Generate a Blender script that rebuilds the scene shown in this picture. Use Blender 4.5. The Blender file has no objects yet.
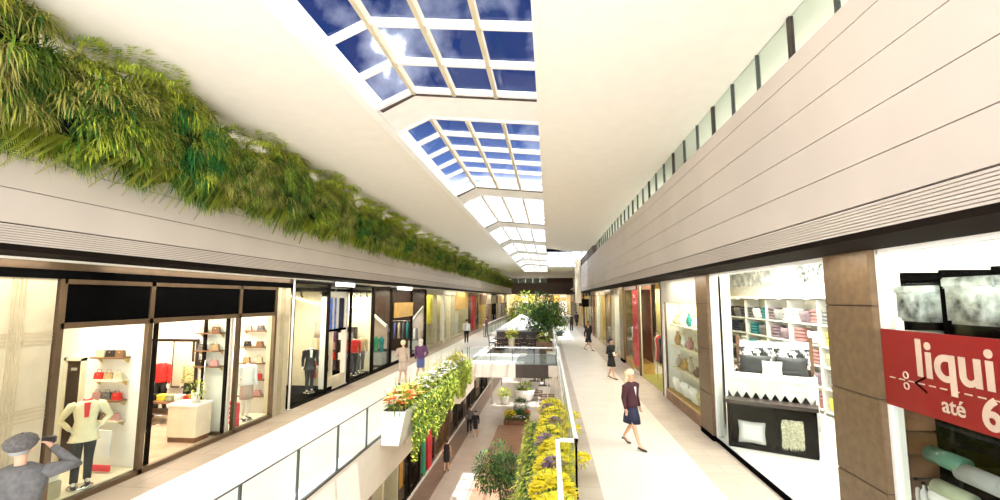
import bpy, bmesh, math, random
from mathutils import Vector, Matrix
random.seed(7)
S = bpy.context.scene
COL = S.collection
PI = math.pi
# ---------------------------------------------------------------- camera
cd = bpy.data.cameras.new('camera'); cam = bpy.data.objects.new('camera', cd); COL.objects.link(cam)
cam.location = (0, 0, 3.5); cam.rotation_euler = (math.radians(90 + 6.022), 0, math.radians(6.113))
cd.lens = 455 / 1000 * 36; cd.sensor_width = 36; cd.clip_start = .05; cd.clip_end = 600
S.camera = cam
S.view_settings.view_transform = 'Standard'; S.view_settings.look = 'None'
S.view_settings.gamma = 1; S.view_settings.use_curve_mapping = False
S.view_settings.exposure = 0.55
# ---------------------------------------------------------------- sky
W = bpy.data.worlds.new('sky'); S.world = W; W.use_nodes = True
nt = W.node_tree; nt.nodes.clear()
def N(t, typ, **kw):
    n = t.nodes.new(typ)
    for k, v in kw.items(): setattr(n, k, v)
    return n
wo = N(nt, 'ShaderNodeOutputWorld'); bg = N(nt, 'ShaderNodeBackground')
tc = N(nt, 'ShaderNodeTexCoord'); sx = N(nt, 'ShaderNodeSeparateXYZ')
nt.links.new(tc.outputs['Generated'], sx.inputs[0])
cr = N(nt, 'ShaderNodeValToRGB'); nt.links.new(sx.outputs['Z'], cr.inputs[0])
e = cr.color_ramp.elements; e[0].position = .13; e[0].color = (1, 1, 1, 1); e[1].position = .40; e[1].color = (.0035, .009, .036, 1)
m_ = e.new(.27); m_.color = (.03, .05, .12, 1)
nz = N(nt, 'ShaderNodeTexNoise'); nz.inputs['Scale'].default_value = 4.5; nz.inputs['Detail'].default_value = 6
nt.links.new(tc.outputs['Generated'], nz.inputs[0])
c2 = N(nt, 'ShaderNodeValToRGB'); nt.links.new(nz.outputs[0], c2.inputs[0])
c2.color_ramp.elements[0].position = .50; c2.color_ramp.elements[1].position = .72; c2.color_ramp.elements.new(.60).color = (.09, .09, .09, 1)
up = N(nt, 'ShaderNodeMapRange'); nt.links.new(sx.outputs['Z'], up.inputs[0]); up.inputs[1].default_value = .62; up.inputs[2].default_value = .85  # bright cloud overhead, out of view, added to strengthen the daylight
ad = N(nt, 'ShaderNodeMath', operation='ADD'); ad.use_clamp = True; nt.links.new(c2.outputs[0], ad.inputs[0]); nt.links.new(up.outputs[0], ad.inputs[1])
mx = N(nt, 'ShaderNodeMixRGB'); nt.links.new(ad.outputs[0], mx.inputs[0]); nt.links.new(cr.outputs[0], mx.inputs[1]); mx.inputs[2].default_value = (.95, .95, 1, 1)
nt.links.new(mx.outputs[0], bg.inputs[0]); bg.inputs[1].default_value = 4.5
nt.links.new(bg.outputs[0], wo.inputs[0])
# ---------------------------------------------------------------- sun and daylight
def lamp(name, typ, loc, rot, energy, color=(1, 1, 1), **kw):
    l = bpy.data.lights.new(name, typ); l.energy = energy; l.color = color
    for k, v in kw.items(): setattr(l, k, v)
    o = bpy.data.objects.new(name, l); COL.objects.link(o); o.location = loc; o.rotation_euler = rot
    return o
sun = lamp('sun', 'SUN', (0, 0, 30), (0, 0, 0), 7, (1, .95, .86), angle=.012)
sun.rotation_euler = Vector((-.16, .22, -1)).to_track_quat('-Z', 'Y').to_euler()
# added fill lights, hidden behind planting and gallery glass, to brighten the ceiling
for y, pw_ in ((8, 120), (28, 80), (50, 55), (72, 55)):
    lamp('ceiling_fill', 'AREA', (-7.75, y, 5.7), (PI, math.radians(-25), 0), pw_, (1, .93, .82), shape='RECTANGLE', size=.25, size_y=19)
for y in (4, 22, 40):
    lamp('ceiling_fill', 'AREA', (4.3, y, 6.3), (PI, math.radians(18), 0), 150, (1, .95, .88), shape='RECTANGLE', size=.5, size_y=16)
# ---------------------------------------------------------------- materials
def mat(name, col, rough=.6, metal=0, var=.06, scale=3, emit=0, spec=None, bump=0):
    m = bpy.data.materials.new(name); m.use_nodes = True; t = m.node_tree; b = t.nodes['Principled BSDF']
    b.inputs['Roughness'].default_value = rough; b.inputs['Metallic'].default_value = metal
    if spec is not None: b.inputs['Specular IOR Level'].default_value = spec
    n = N(t, 'ShaderNodeTexNoise'); n.inputs['Scale'].default_value = scale; n.inputs['Detail'].default_value = 3
    co = N(t, 'ShaderNodeTexCoord'); t.links.new(co.outputs['Object'], n.inputs[0])
    r = N(t, 'ShaderNodeValToRGB'); t.links.new(n.outputs[0], r.inputs[0])
    lo = [max(0, c * (1 - var * 2)) for c in col]; hi = [min(1, c * (1 + var * 2)) for c in col]
    r.color_ramp.elements[0].position = .3; r.color_ramp.elements[0].color = (*lo, 1)
    r.color_ramp.elements[1].position = .7; r.color_ramp.elements[1].color = (*hi, 1)
    t.links.new(r.outputs[0], b.inputs['Base Color'])
    if bump:
        bp = N(t, 'ShaderNodeBump'); bp.inputs['Strength'].default_value = bump; t.links.new(n.outputs[0], bp.inputs['Height']); t.links.new(bp.outputs[0], b.inputs['Normal'])
    if emit:
        t.links.new(r.outputs[0], b.inputs['Emission Color']); b.inputs['Emission Strength'].default_value = emit
    return m
def tiles(name, c1, c2, mortar, w, h, rough=.35, ms=.006, rot=0, offset=.5, vein=0):
    m = mat(name, c1, rough); t = m.node_tree; b = t.nodes['Principled BSDF']
    co = N(t, 'ShaderNodeTexCoord'); mp = N(t, 'ShaderNodeMapping'); mp.inputs['Rotation'].default_value = (0, 0, rot)
    br = N(t, 'ShaderNodeTexBrick'); br.offset = offset; br.inputs['Scale'].default_value = 1
    br.inputs['Brick Width'].default_value = w; br.inputs['Row Height'].default_value = h; br.inputs['Mortar Size'].default_value = ms
    br.inputs['Color1'].default_value = (*c1, 1); br.inputs['Color2'].default_value = (*c2, 1); br.inputs['Mortar'].default_value = (*mortar, 1)
    t.links.new(co.outputs['Object'], mp.inputs[0]); t.links.new(mp.outputs[0], br.inputs[0])
    nz = N(t, 'ShaderNodeTexNoise'); nz.inputs['Scale'].default_value = 1.3; nz.inputs['Detail'].default_value = 8; t.links.new(co.outputs['Object'], nz.inputs[0])
    mr = N(t, 'ShaderNodeMapRange'); t.links.new(nz.outputs[0], mr.inputs[0]); mr.inputs[3].default_value = 1 - .12 - vein; mr.inputs[4].default_value = 1.08
    ml = N(t, 'ShaderNodeMixRGB', blend_type='MULTIPLY'); ml.inputs[0].default_value = 1
    t.links.new(br.outputs[0], ml.inputs[1]); t.links.new(mr.outputs[0], ml.inputs[2]); t.links.new(ml.outputs[0], b.inputs['Base Color'])
    return m
def glass(name, tint=(1, 1, 1), refl=.09, alpha=.97):
    m = bpy.data.materials.new(name); m.use_nodes = True; t = m.node_tree; t.nodes.clear()
    o = N(t, 'ShaderNodeOutputMaterial'); tr = N(t, 'ShaderNodeBsdfTransparent'); tr.inputs[0].default_value = (*[c * alpha for c in tint], 1)
    gl = N(t, 'ShaderNodeBsdfGlossy'); gl.inputs['Roughness'].default_value = .02
    fr = N(t, 'ShaderNodeLayerWeight'); fr.inputs[0].default_value = .5
    pw = N(t, 'ShaderNodeMath', operation='POWER'); pw.inputs[1].default_value = 5; t.links.new(fr.outputs['Facing'], pw.inputs[0])
    mr = N(t, 'ShaderNodeMath', operation='MULTIPLY_ADD'); mr.inputs[1].default_value = refl * 3; mr.inputs[2].default_value = refl * .35; t.links.new(pw.outputs[0], mr.inputs[0])
    mr.use_clamp = True
    mx = N(t, 'ShaderNodeMixShader'); t.links.new(mr.outputs[0], mx.inputs[0]); t.links.new(tr.outputs[0], mx.inputs[1]); t.links.new(gl.outputs[0], mx.inputs[2])
    t.links.new(mx.outputs[0], o.inputs[0]); return m
M = {}
def mk(k, *a, **kw): M[k] = mat(k, *a, **kw)
mk('ceiling', (.84, .80, .73), .9, var=.01); mk('plaster', (.85, .81, .74), .85, var=.02)
mk('panel', (.60, .53, .475), .5, var=.03, scale=.5); mk('groove', (.05, .035, .03), .8)
mk('dark_bronze', (.010, .006, .004), .8, spec=.1); mk('black_panel', (.003, .003, .003), 1, spec=0)
mk('frame_bronze', (.17, .115, .07), .3, .6); mk('brass', (.62, .40, .13), .35, .5); mk('chrome', (.75, .74, .72), .2, .9)
mk('white_frame', (.88, .87, .84), .4, var=.02); mk('white_gloss', (.88, .86, .82), .25, var=.02)
mk('cream', (.54, .47, .32), .6, var=.04); mk('cream_dark', (.47, .39, .25), .6)
mk('shop_white', (.86, .82, .74), .7, var=.02); mk('shop_cream', (.78, .69, .50), .7, var=.04); mk('shop_tan', (.55, .40, .22), .5)
mk('shop_floor', (.66, .52, .37), .15, var=.05); mk('shop_floor_pale', (.8, .78, .72), .15, var=.03); mk('olive_floor', (.42, .42, .12), .3)
mk('col_tile', (.15, .095, .048), .45, var=.1, scale=9); mk('bronze_pillar', (.25, .16, .07), .3, .4)
mk('wood_dark', (.035, .016, .010), .35, var=.2); mk('wood_mid', (.20, .095, .045), .4, var=.2); mk('steel', (.10, .11, .11), .35, .7)
mk('skin', (.72, .42, .28), .55, var=.03); mk('skin_dark', (.45, .24, .15), .55, var=.03); mk('black_cloth', (.015, .014, .016), .8); mk('black_leather', (.02, .018, .018), .3)
mk('navy', (.02, .022, .06), .8); mk('maroon', (.06, .012, .02), .8); mk('grey_cloth', (.13, .125, .125), .85, var=.1, scale=20)
mk('cap_grey', (.12, .11, .105), .9, var=.15, scale=30); mk('white_cloth', (.85, .84, .82), .8, var=.03); mk('beige_cloth', (.55, .42, .34), .8); mk('cream_coat', (.80, .72, .48), .8)
mk('purple_cloth', (.16, .06, .16), .8); mk('blue_cloth', (.10, .13, .32), .8); mk('red_cloth', (.62, .02, .015), .7); mk('green_cloth', (.04, .32, .16), .7)
mk('blond', (.82, .68, .42), .5, var=.15, scale=20); mk('silver_hair', (.85, .78, .66), .5, var=.1, scale=20); mk('brown_hair', (.06, .03, .015), .5); mk('black_hair', (.012, .01, .01), .4); mk('ginger_hair', (.38, .16, .06), .5)
mk('mannequin', (.82, .78, .70), .4); mk('mannequin_gold', (.55, .33, .13), .3)
mk('clump_shade', (.012, .022, .006), .9, var=.3); mk('leaf_dark', (.045, .12, .012), .6, var=.2); mk('leaf_mid', (.16, .27, .02), .6, var=.2); mk('leaf_lime', (.48, .54, .05), .6, var=.2); mk('leaf_straw', (.46, .42, .11), .7, var=.2); mk('leaf_fern', (.025, .19, .035), .5, var=.2); mk('leaf_tree', (.025, .10, .03), .6, var=.25)
mk('yellow_flower', (.92, .72, .01), .6, var=.08, scale=8); mk('purple_flower', (.25, .12, .28), .6); mk('white_flower', (.88, .84, .88), .6, var=.02); mk('orange_flower', (.95, .38, .05), .6, var=.2, scale=12); mk('red_flower', (.8, .08, .02), .6); mk('pale_orange', (.95, .62, .25), .6)
mk('stem', (.35, .35, .15), .7); mk('bark', (.16, .10, .06), .9, var=.2, bump=.4); mk('soil', (.06, .04, .025), .95, var=.3, scale=20)
mk('red_sign', (.22, .004, .006), .35, var=.02); mk('sign_letter', (.55, .42, .33), .5); mk('gold_sign', (.62, .38, .11), .4, emit=.1)
mk('red_box', (.75, .03, .05), .5); mk('lit_white', (1, .97, .9), .5, emit=3.0, var=0); mk('lit_warm', (1, .8, .5), .5, emit=2.5, var=0)
mk('blue_screen', (.05, .10, .35), .3, emit=.5, var=.4, scale=8); mk('teal', (.02, .22, .24), .8); mk('pink', (.55, .28, .27), .8); mk('mauve', (.28, .2, .24), .8); mk('yellow', (.85, .75, .08), .8); mk('olive_pattern', (.50, .48, .22), .8, var=.35, scale=30); mk('grey_towel', (.35, .35, .34), .8); mk('sage', (.42, .45, .30), .8)
mk('art_grey', (.45, .48, .46), .7, var=.5, scale=5); mk('art_white', (.75, .76, .74), .7, var=.3, scale=3)
mk('fur', (.75, .66, .48), .95, var=.25, scale=30); mk('lace', (.88, .86, .82), .8, var=.05); mk('black_satin', (.012, .012, .014), .4)
mk('basket', (.45, .30, .15), .8, var=.3, scale=40); mk('glass_green', (.08, .20, .14), .2); mk('canopy', (.85, .84, .80), .7, var=.02)
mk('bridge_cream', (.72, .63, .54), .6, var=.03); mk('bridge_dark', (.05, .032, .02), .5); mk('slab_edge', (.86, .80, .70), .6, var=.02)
mk('brown_wall', (.085, .055, .045), .6); mk('umber_band', (.13, .095, .08), .6); mk('gold_wall', (.62, .42, .12), .5); mk('amber_wall', (.70, .55, .25), .5)
M['floor_white'] = tiles('floor_white', (.90, .89, .86), (.88, .87, .84), (.72, .71, .68), 1.2, 1.2, .3, .004, vein=.04)
M['floor_cream'] = tiles('floor_cream', (.80, .74, .64), (.78, .72, .62), (.66, .60, .50), 1.2, 1.2, .35, .004, vein=.03)
M['floor_stone'] = tiles('floor_stone', (.42, .33, .25), (.50, .41, .32), (.25, .19, .14), 1.3, .9, .4, .008, vein=.15)
M['floor_stone_r'] = tiles('floor_stone_r', (.56, .47, .38), (.62, .53, .44), (.38, .31, .25), 1.0, .5, .4, .006, vein=.12)
M['floor_low_brown'] = tiles('floor_low_brown', (.25, .17, .13), (.29, .20, .15), (.15, .10, .08), .8, .5, .5, .01, vein=.1)
M['floor_low'] = tiles('floor_low', (.55, .47, .40), (.60, .52, .45), (.42, .36, .30), 1.0, 1.0, .45, .008, vein=.1)
M['floor_terracotta'] = tiles('floor_terracotta', (.38, .21, .13), (.43, .25, .16), (.25, .14, .09), .5, .25, .6, .01, vein=.1)
M['mesh_deck'] = tiles('mesh_deck', (.45, .44, .40), (.25, .25, .22), (.06, .06, .05), .25, .12, .5, .03)
M['cream_grid'] = tiles('cream_grid', (.74, .68, .52), (.72, .66, .50), (.55, .48, .33), 1, 1, .5, .01)
M['pane'] = glass('pane', (.97, 1, .98), .045, .98); M['rail_glass'] = glass('rail_glass', (.96, 1, .98), .05, .98)
M['sky_glass'] = glass('sky_glass', (.88, .93, 1), .10, .95); M['gallery_glass'] = glass('gallery_glass', (.88, .95, .91), .10, .9)
# ---------------------------------------------------------------- mesh helpers
class MB:
    def __init__(s): s.v = []; s.f = []; s.m = []; s.mi = 0; s.sm = []
    def add(s, vs, fs, smooth=False):
        o = len(s.v); s.v += [tuple(v) for v in vs]; s.f += [tuple(i + o for i in f) for f in fs]; s.m += [s.mi] * len(fs); s.sm += [smooth] * len(fs); return s
    def box(s, x0, x1, y0, y1, z0, z1, rot=None, c=None):
        vs = [Vector((x, y, z)) for z in (z0, z1) for y in (y0, y1) for x in (x0, x1)]
        if rot is not None:
            c = Vector(c) if c else Vector(((x0 + x1) / 2, (y0 + y1) / 2, (z0 + z1) / 2)); R_ = Matrix.Rotation(rot[0], 3, rot[1]); vs = [R_ @ (v - c) + c for v in vs]
        return s.add(vs, [(0, 2, 3, 1), (4, 5, 7, 6), (0, 1, 5, 4), (2, 6, 7, 3), (0, 4, 6, 2), (1, 3, 7, 5)])
    def bevbox(s, x0, x1, y0, y1, z0, z1, b=.02, M_=None):     # soft-edged block (pillow-ish when b is large)
        bm = bmesh.new(); bmesh.ops.create_cube(bm, size=1)
        for v in bm.verts: v.co = Vector(((x0 + x1) / 2 + v.co.x * (x1 - x0), (y0 + y1) / 2 + v.co.y * (y1 - y0), (z0 + z1) / 2 + v.co.z * (z1 - z0)))
        bmesh.ops.bevel(bm, geom=bm.edges[:], offset=min(b, .49 * min(x1 - x0, y1 - y0, z1 - z0)), segments=2, affect='EDGES')
        bm.verts.index_update(); vs = [(M_ @ v.co if M_ else v.co.copy()) for v in bm.verts]; fs = [[v.index for v in f.verts] for f in bm.faces]; bm.free()
        return s.add(vs, fs, b > .03)
    def prism(s, pts, axis, a, b):       # pts 2D polygon in the other two axes, extruded along axis 'X'/'Y'/'Z'
        def P3(p, t): return {'X': (t, p[0], p[1]), 'Y': (p[0], t, p[1]), 'Z': (p[0], p[1], t)}[axis]
        n = len(pts); vs = [P3(p, a) for p in pts] + [P3(p, b) for p in pts]
        return s.add(vs, [tuple(range(n))[::-1], tuple(range(n, 2 * n))] + [(i, (i + 1) % n, n + (i + 1) % n, n + i) for i in range(n)])
    def tube(s, pts, rads, n=8, cap=True, ell=1.0):
        pts = [Vector(p) for p in pts]; rads = rads if isinstance(rads, (list, tuple)) else [rads] * len(pts)
        vs = []; up = None
        for i, p in enumerate(pts):
            d = (pts[min(i + 1, len(pts) - 1)] - pts[max(i - 1, 0)]).normalized()
            if up is None: up = Vector((0, 0, 1)) if abs(d.z) < .9 else Vector((0, 1, 0))
            a = d.cross(up).normalized(); b = a.cross(d).normalized(); up = b
            for k in range(n): t = 2 * PI * k / n; vs.append(p + a * math.cos(t) * rads[i] + b * math.sin(t) * rads[i] * ell)
        fs = [(i * n + k, i * n + (k + 1) % n, (i + 1) * n + (k + 1) % n, (i + 1) * n + k) for i in range(len(pts) - 1) for k in range(n)]
        if cap: fs += [tuple(range(n))[::-1], tuple(range((len(pts) - 1) * n, len(pts) * n))]
        return s.add(vs, fs, n > 5)
    def rings(s, rs, n=14, cap=True):    # rs: (cx,cy,z,a,b)
        vs = [(cx + a * math.cos(2 * PI * k / n), cy + b * math.sin(2 * PI * k / n), z) for cx, cy, z, a, b in rs for k in range(n)]
        fs = [(i * n + k, i * n + (k + 1) % n, (i + 1) * n + (k + 1) % n, (i + 1) * n + k) for i in range(len(rs) - 1) for k in range(n)]
        if cap: fs += [tuple(range(n))[::-1], tuple(range((len(rs) - 1) * n, len(rs) * n))]
        return s.add(vs, fs, True)
    def lathe(s, prof, c=(0, 0, 0), n=20): return s.rings([(c[0], c[1], c[2] + z, r, r) for r, z in prof], n)
    def blob(s, c, r, seed=0, amp=.0, sub=2):
        bm = bmesh.new(); bmesh.ops.create_icosphere(bm, subdivisions=sub, radius=1); rn = random.Random(seed)
        r = r if isinstance(r, (tuple, list)) else (r, r, r); vs = []
        for v in bm.verts:
            k = 1 + rn.uniform(-amp, amp); vs.append((c[0] + v.co.x * r[0] * k, c[1] + v.co.y * r[1] * k, c[2] + v.co.z * r[2] * k))
        bm.verts.index_update(); fs = [[v.index for v in f.verts] for f in bm.faces]; bm.free(); return s.add(vs, fs, True)
    def strip(s, base, d, L, w, droop, seg=3, side=None):   # a leaf blade with a folded cross-section
        p = Vector(base); d = Vector(d).normalized(); side = side or d.cross(Vector((0, 0, 1)))
        if side.length < 1e-3: side = Vector((1, 0, 0))
        side = side.normalized(); vs = []; fs = []
        for i in range(seg):
            ww = w * (1 - (i / seg) ** 2) / 2; vs += [p - side * ww, p + side * ww]
            d = (d + Vector((0, 0, -droop))).normalized(); p = p + d * L / seg
        vs.append(p); fs = [(2 * i, 2 * i + 1, 2 * i + 3, 2 * i + 2) for i in range(seg - 1)] + [(2 * seg - 2, 2 * seg - 1, 2 * seg)]
        return s.add(vs, fs)
    def build(s, name, m, parent=None, origin=None):
        me = bpy.data.meshes.new(name)
        v = s.v if origin is None else [(a[0] - origin[0], a[1] - origin[1], a[2] - origin[2]) for a in s.v]
        me.from_pydata(v, [], s.f)
        for k in (m if isinstance(m, (list, tuple)) else [m]): me.materials.append(M[k] if isinstance(k, str) else k)
        me.polygons.foreach_set('material_index', s.m); me.polygons.foreach_set('use_smooth', s.sm); me.update()
        o = bpy.data.objects.new(name, me); COL.objects.link(o)
        if origin is not None: o.location = origin
        if parent: o.parent = parent
        return o
def B(*a, **k): return MB().box(*a, **k)
def tag(o, label, cat, group=None, kind=None):
    o['label'] = label; o['category'] = cat
    if group: o['group'] = group
    if kind: o['kind'] = kind
    return o
def empty(name, loc=(0, 0, 0), rz=0, label=None, cat=None, group=None):
    o = bpy.data.objects.new(name, None); COL.objects.link(o); o.location = loc; o.rotation_euler = (0, 0, rz); o.empty_display_size = .2
    if label: tag(o, label, cat, group)
    return o
def struct(name, mb, m, label=None):
    o = mb.build(name, m); o['kind'] = 'structure'; o['label'] = label or name.replace('_', ' ') + ' of the arcade'; o['category'] = name.split('_')[0]; return o
def copy_tree(o, parent=None):
    c = o.copy(); COL.objects.link(c); c.parent = parent
    for ch in list(o.children): copy_tree(ch, c)
    return c
def put(o, loc, rz=0, sc=None, label=None, first=[]):
    if o in first: o = copy_tree(o)
    else: first.append(o)
    o.location = loc; o.rotation_euler = (0, 0, rz)
    if sc: o.scale = sc if isinstance(sc, tuple) else (sc, sc, sc)
    if label: o['label'] = label
    return o
ORD = ['nearest', 'second', 'third', 'fourth', 'fifth', 'sixth', 'seventh', 'eighth', 'ninth', 'tenth', 'eleventh', 'twelfth', 'thirteenth', 'fourteenth', 'fifteenth', 'sixteenth', 'seventeenth', 'eighteenth', 'nineteenth', 'twentieth']
# ================================================================ STRUCTURE
Y0, Y1 = -3.0, 90.0
struct('floor', B(-7.3, -4.3, Y0, 42, -.06, 0), 'floor_white', 'white marble upper walkway floor on the left')
struct('floor', B(-7.3, -6.0, 42, Y1, -.06, 0), 'floor_white', 'white marble upper walkway floor beyond the canopy')
struct('floor', B(-6.0, .9, 76, Y1, -.06, 0), 'floor_white', 'white floor at the far end of the arcade')
struct('floor', B(-8.25, -7.3, Y0, Y1, -.06, 0), 'floor_stone', 'brown stone border along the left shops')
struct('floor', B(.92, 3.07, Y0, Y1, -.06, 0), 'floor_cream', 'cream marble walkway floor on the right')
struct('floor', B(3.07, 4.15, Y0, Y1, -.06, 0), 'floor_stone_r', 'brown stone border along the right shops')
struct('floor', B(.4, .92, Y0, 76, -.06, 0), 'floor_stone_r', 'brown stone border beside the right balustrade')
sl = MB().box(-8.4, -4.3, Y0, 42, -1.22, -.06); struct('trim_1', sl, 'slab_edge', 'cream slab edge under the left walkway')
struct('trim_2', MB().box(-8.4, -6.0, 42, Y1, -1.22, -.06), 'slab_edge', 'cream slab edge beyond the canopy')
struct('trim_3', MB().box(.4, 8.6, Y0, Y1, -1.0, -.06), 'slab_edge', 'cream slab under the right walkway')
struct('trim_4', MB().box(-6.0, .4, 76, Y1, -1.0, -.06), 'slab_edge', 'slab under the far floor')
struct('trim_5', MB().box(-4.34, -4.285, Y0, 42, -.03, .015), 'steel', 'dark metal edge strip of the left walkway')
# lower floor
struct('floor', B(-8.7, -5.75, Y0, Y1, -6.1, -6), 'floor_low_brown', 'brown paving along the lower shops')
struct('floor', MB().box(-5.75, -3.9, Y0, Y1, -6.1, -6).box(-3.9, 4.0, 35.2, Y1, -6.1, -6), 'floor_low', 'pale paving of the lower level')
struct('floor', B(-3.9, 4.0, Y0, 35.2, -6.1, -6), 'floor_terracotta', 'terracotta paving of the lower level')
struct('wall_right', B(3.6, 4.0, Y0, Y1, -6, -1), 'plaster', 'plaster wall of the lower level on the right')
struct('baseboard_left', B(-6.75, -6.66, Y0, Y1, -6, -5.88), 'white_frame', 'white kerb strip below the lower shops')
struct('wall_back', B(-7, 4, Y1, Y1 + .3, -6, -1), 'plaster', 'end wall of the lower level')
# ceilings
struct('ceiling', MB().box(-9.0, -3.46, Y0, 66, 7.3, 7.5).box(-9, 9, 66, Y1 + 2, 7.3, 7.5), 'ceiling', 'cream ceiling left of the skylight')
struct('ceiling', MB().box(-.17, 9, Y0, 38, 7.3, 7.5).prism([(-.17, 38), (2.0, 38), (-.17, 35)], 'Z', 7.3, 7.5).prism([(3.3, 38), (9, 38), (9, 57), (3.3, 57)], 'Z', 7.3, 7.5).box(-.17, 9, 57, 66, 7.3, 7.5), 'ceiling', 'cream ceiling right of the skylight')
# skylight curbs
struct('trim_6', MB().box(-3.62, -3.44, Y0, 66, 7.26, 7.62), 'white_frame', 'white left curb of the skylight')
struct('trim_7', MB().box(-.19, -.09, Y0, 35, 7.28, 7.62), 'ceiling', 'cream right curb of the skylight')
# walls above the left fascia
struct('wall_left', B(-8.15, -7.95, Y0, Y1, 4.3, 7.35), 'plaster', 'plaster wall behind the hanging plants')
struct('trim_8', B(-7.95, -7.5, Y0, 88, 5.35, 5.45), 'plaster', 'ledge carrying the hanging plants')
# shop roofs / party walls that close the shell
struct('ceiling', B(-13.4, -8.15, Y0, Y1, 4.1, 4.3), 'shop_white', 'ceiling slab over the left shops')
struct('ceiling', B(4.1, 9.0, Y0, Y1, 5.0, 5.2), 'shop_white', 'ceiling slab over the right shops')
struct('wall_right', B(8.6, 8.8, Y0, Y1, -.1, 7.4), 'shop_white', 'back wall of the right shops')
struct('wall_left', B(-13.5, -13.3, Y0, Y1, -.1, 4.3), 'shop_cream', 'back wall of the left shops')
struct('floor', B(-13.4, -8.25, Y0, 13.95, -.08, .03), 'shop_floor', 'polished tan floor of the first left shop')
struct('floor', B(-13.4, -8.25, 13.95, Y1, -.08, .03), 'shop_floor_pale', 'pale floor of the other left shops')
struct('floor', B(4.15, 8.7, Y0, 17.3, -.08, .08), 'shop_floor_pale', 'white floor of the bedding shop')
struct('floor', B(4.15, 8.7, 17.3, 22, -.08, .05), 'olive_floor', 'olive floor of the clothes shop')
struct('floor', B(4.15, 8.7, 22, Y1, -.08, .05), 'shop_floor_pale', 'pale floor of the far right shops')

# ---- fascias: stacked boards with dark gaps, fine ridges at the foot
def fascia(name, X, d, ya, yb, zs, label):
    o = empty(name, (X, ya, zs[0]), label=label, cat='fascia'); o['kind'] = 'structure'
    bk = MB().box(min(X + d * .04, X + d * .3), max(X + d * .04, X + d * .3), ya, yb, zs[0] + .02, zs[-1]); 
    def prt(mb, n, m):
        p = mb.build(n, m, o); p.matrix_parent_inverse = Matrix.Translation(-Vector(o.location)); return p
    prt(bk, 'backing', 'groove')
    a, b = zs[0], zs[1]; n = 8; h = (b - a) / n; r = MB()
    for i in range(n): r.box(min(X, X + d * .045), max(X, X + d * .045), ya, yb, a + i * h, a + (i + 1) * h - .008)
    prt(r, 'ridged_band', 'panel')
    for i in range(1, len(zs) - 1):
        y = ya
        p = MB().box(min(X, X + d * .045), max(X, X + d * .045), ya, yb, zs[i] + .012, zs[i + 1]); prt(p, 'board', 'panel')
    return o
fascia('trim_9', -7.2, -1, Y0, 88, [4.23, 4.50, 4.97, 5.42, 5.85], 'left grey board fascia under the hanging plants')
fascia('trim_10', 3.15, 1, Y0, 45, [4.17, 4.43, 4.86, 5.33, 5.82, 6.32, 6.6], 'right grey board fascia over the shops')
struct('trim_11', B(-8.25, -7.2, Y0, 88, 4.14, 4.23), 'dark_bronze', 'dark soffit over the left shopfronts')
struct('trim_12', B(3.15, 4.2, Y0, 45, 4.1, 4.17), 'dark_bronze', 'dark soffit over the right shopfronts')
struct('trim_13', B(3.45, 4.2, Y0, 45, 4.17, 4.3), 'plaster', 'slab behind the right fascia')
struct('floor', B(3.45, 8.7, Y0, 57, 6.0, 6.15), 'plaster', 'floor of the glazed upper gallery')
struct('wall_right', B(3.15, 3.3, 45, 46, 4.0, 7.3), 'brown_wall', 'brown wall at the end of the right fascia')
g = empty('window_1', (3.3, 0, 6.6)); g['kind'] = 'structure'; g['label'] = 'glazed strip above the right fascia'; g['category'] = 'window'
def wpart(o, mb, n, m, **k):
    p = mb.build(n, m, o, **k); p.matrix_parent_inverse = Matrix.Translation(-Vector(o.location)); return p
ys = [Y0 + .4 + i * .98 for i in range(48)]
for i, y in enumerate(ys):
    if y > 32.6: break
    wpart(g, B(3.29, 3.31, y + .02, y + .96, 6.5, 7.3), 'pane', 'gallery_glass')
    t = .012 if i % 3 else .035
    wpart(g, B(3.27, 3.33, y - t, y + t, 6.5, 7.3), 'mullion', 'steel' if i % 3 else 'groove')
struct('wall_right', B(3.2, 3.5, 33.2, 45.2, 6.5, 7.3), 'brown_wall', 'dark brown panel at the end of the glazed strip')

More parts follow.
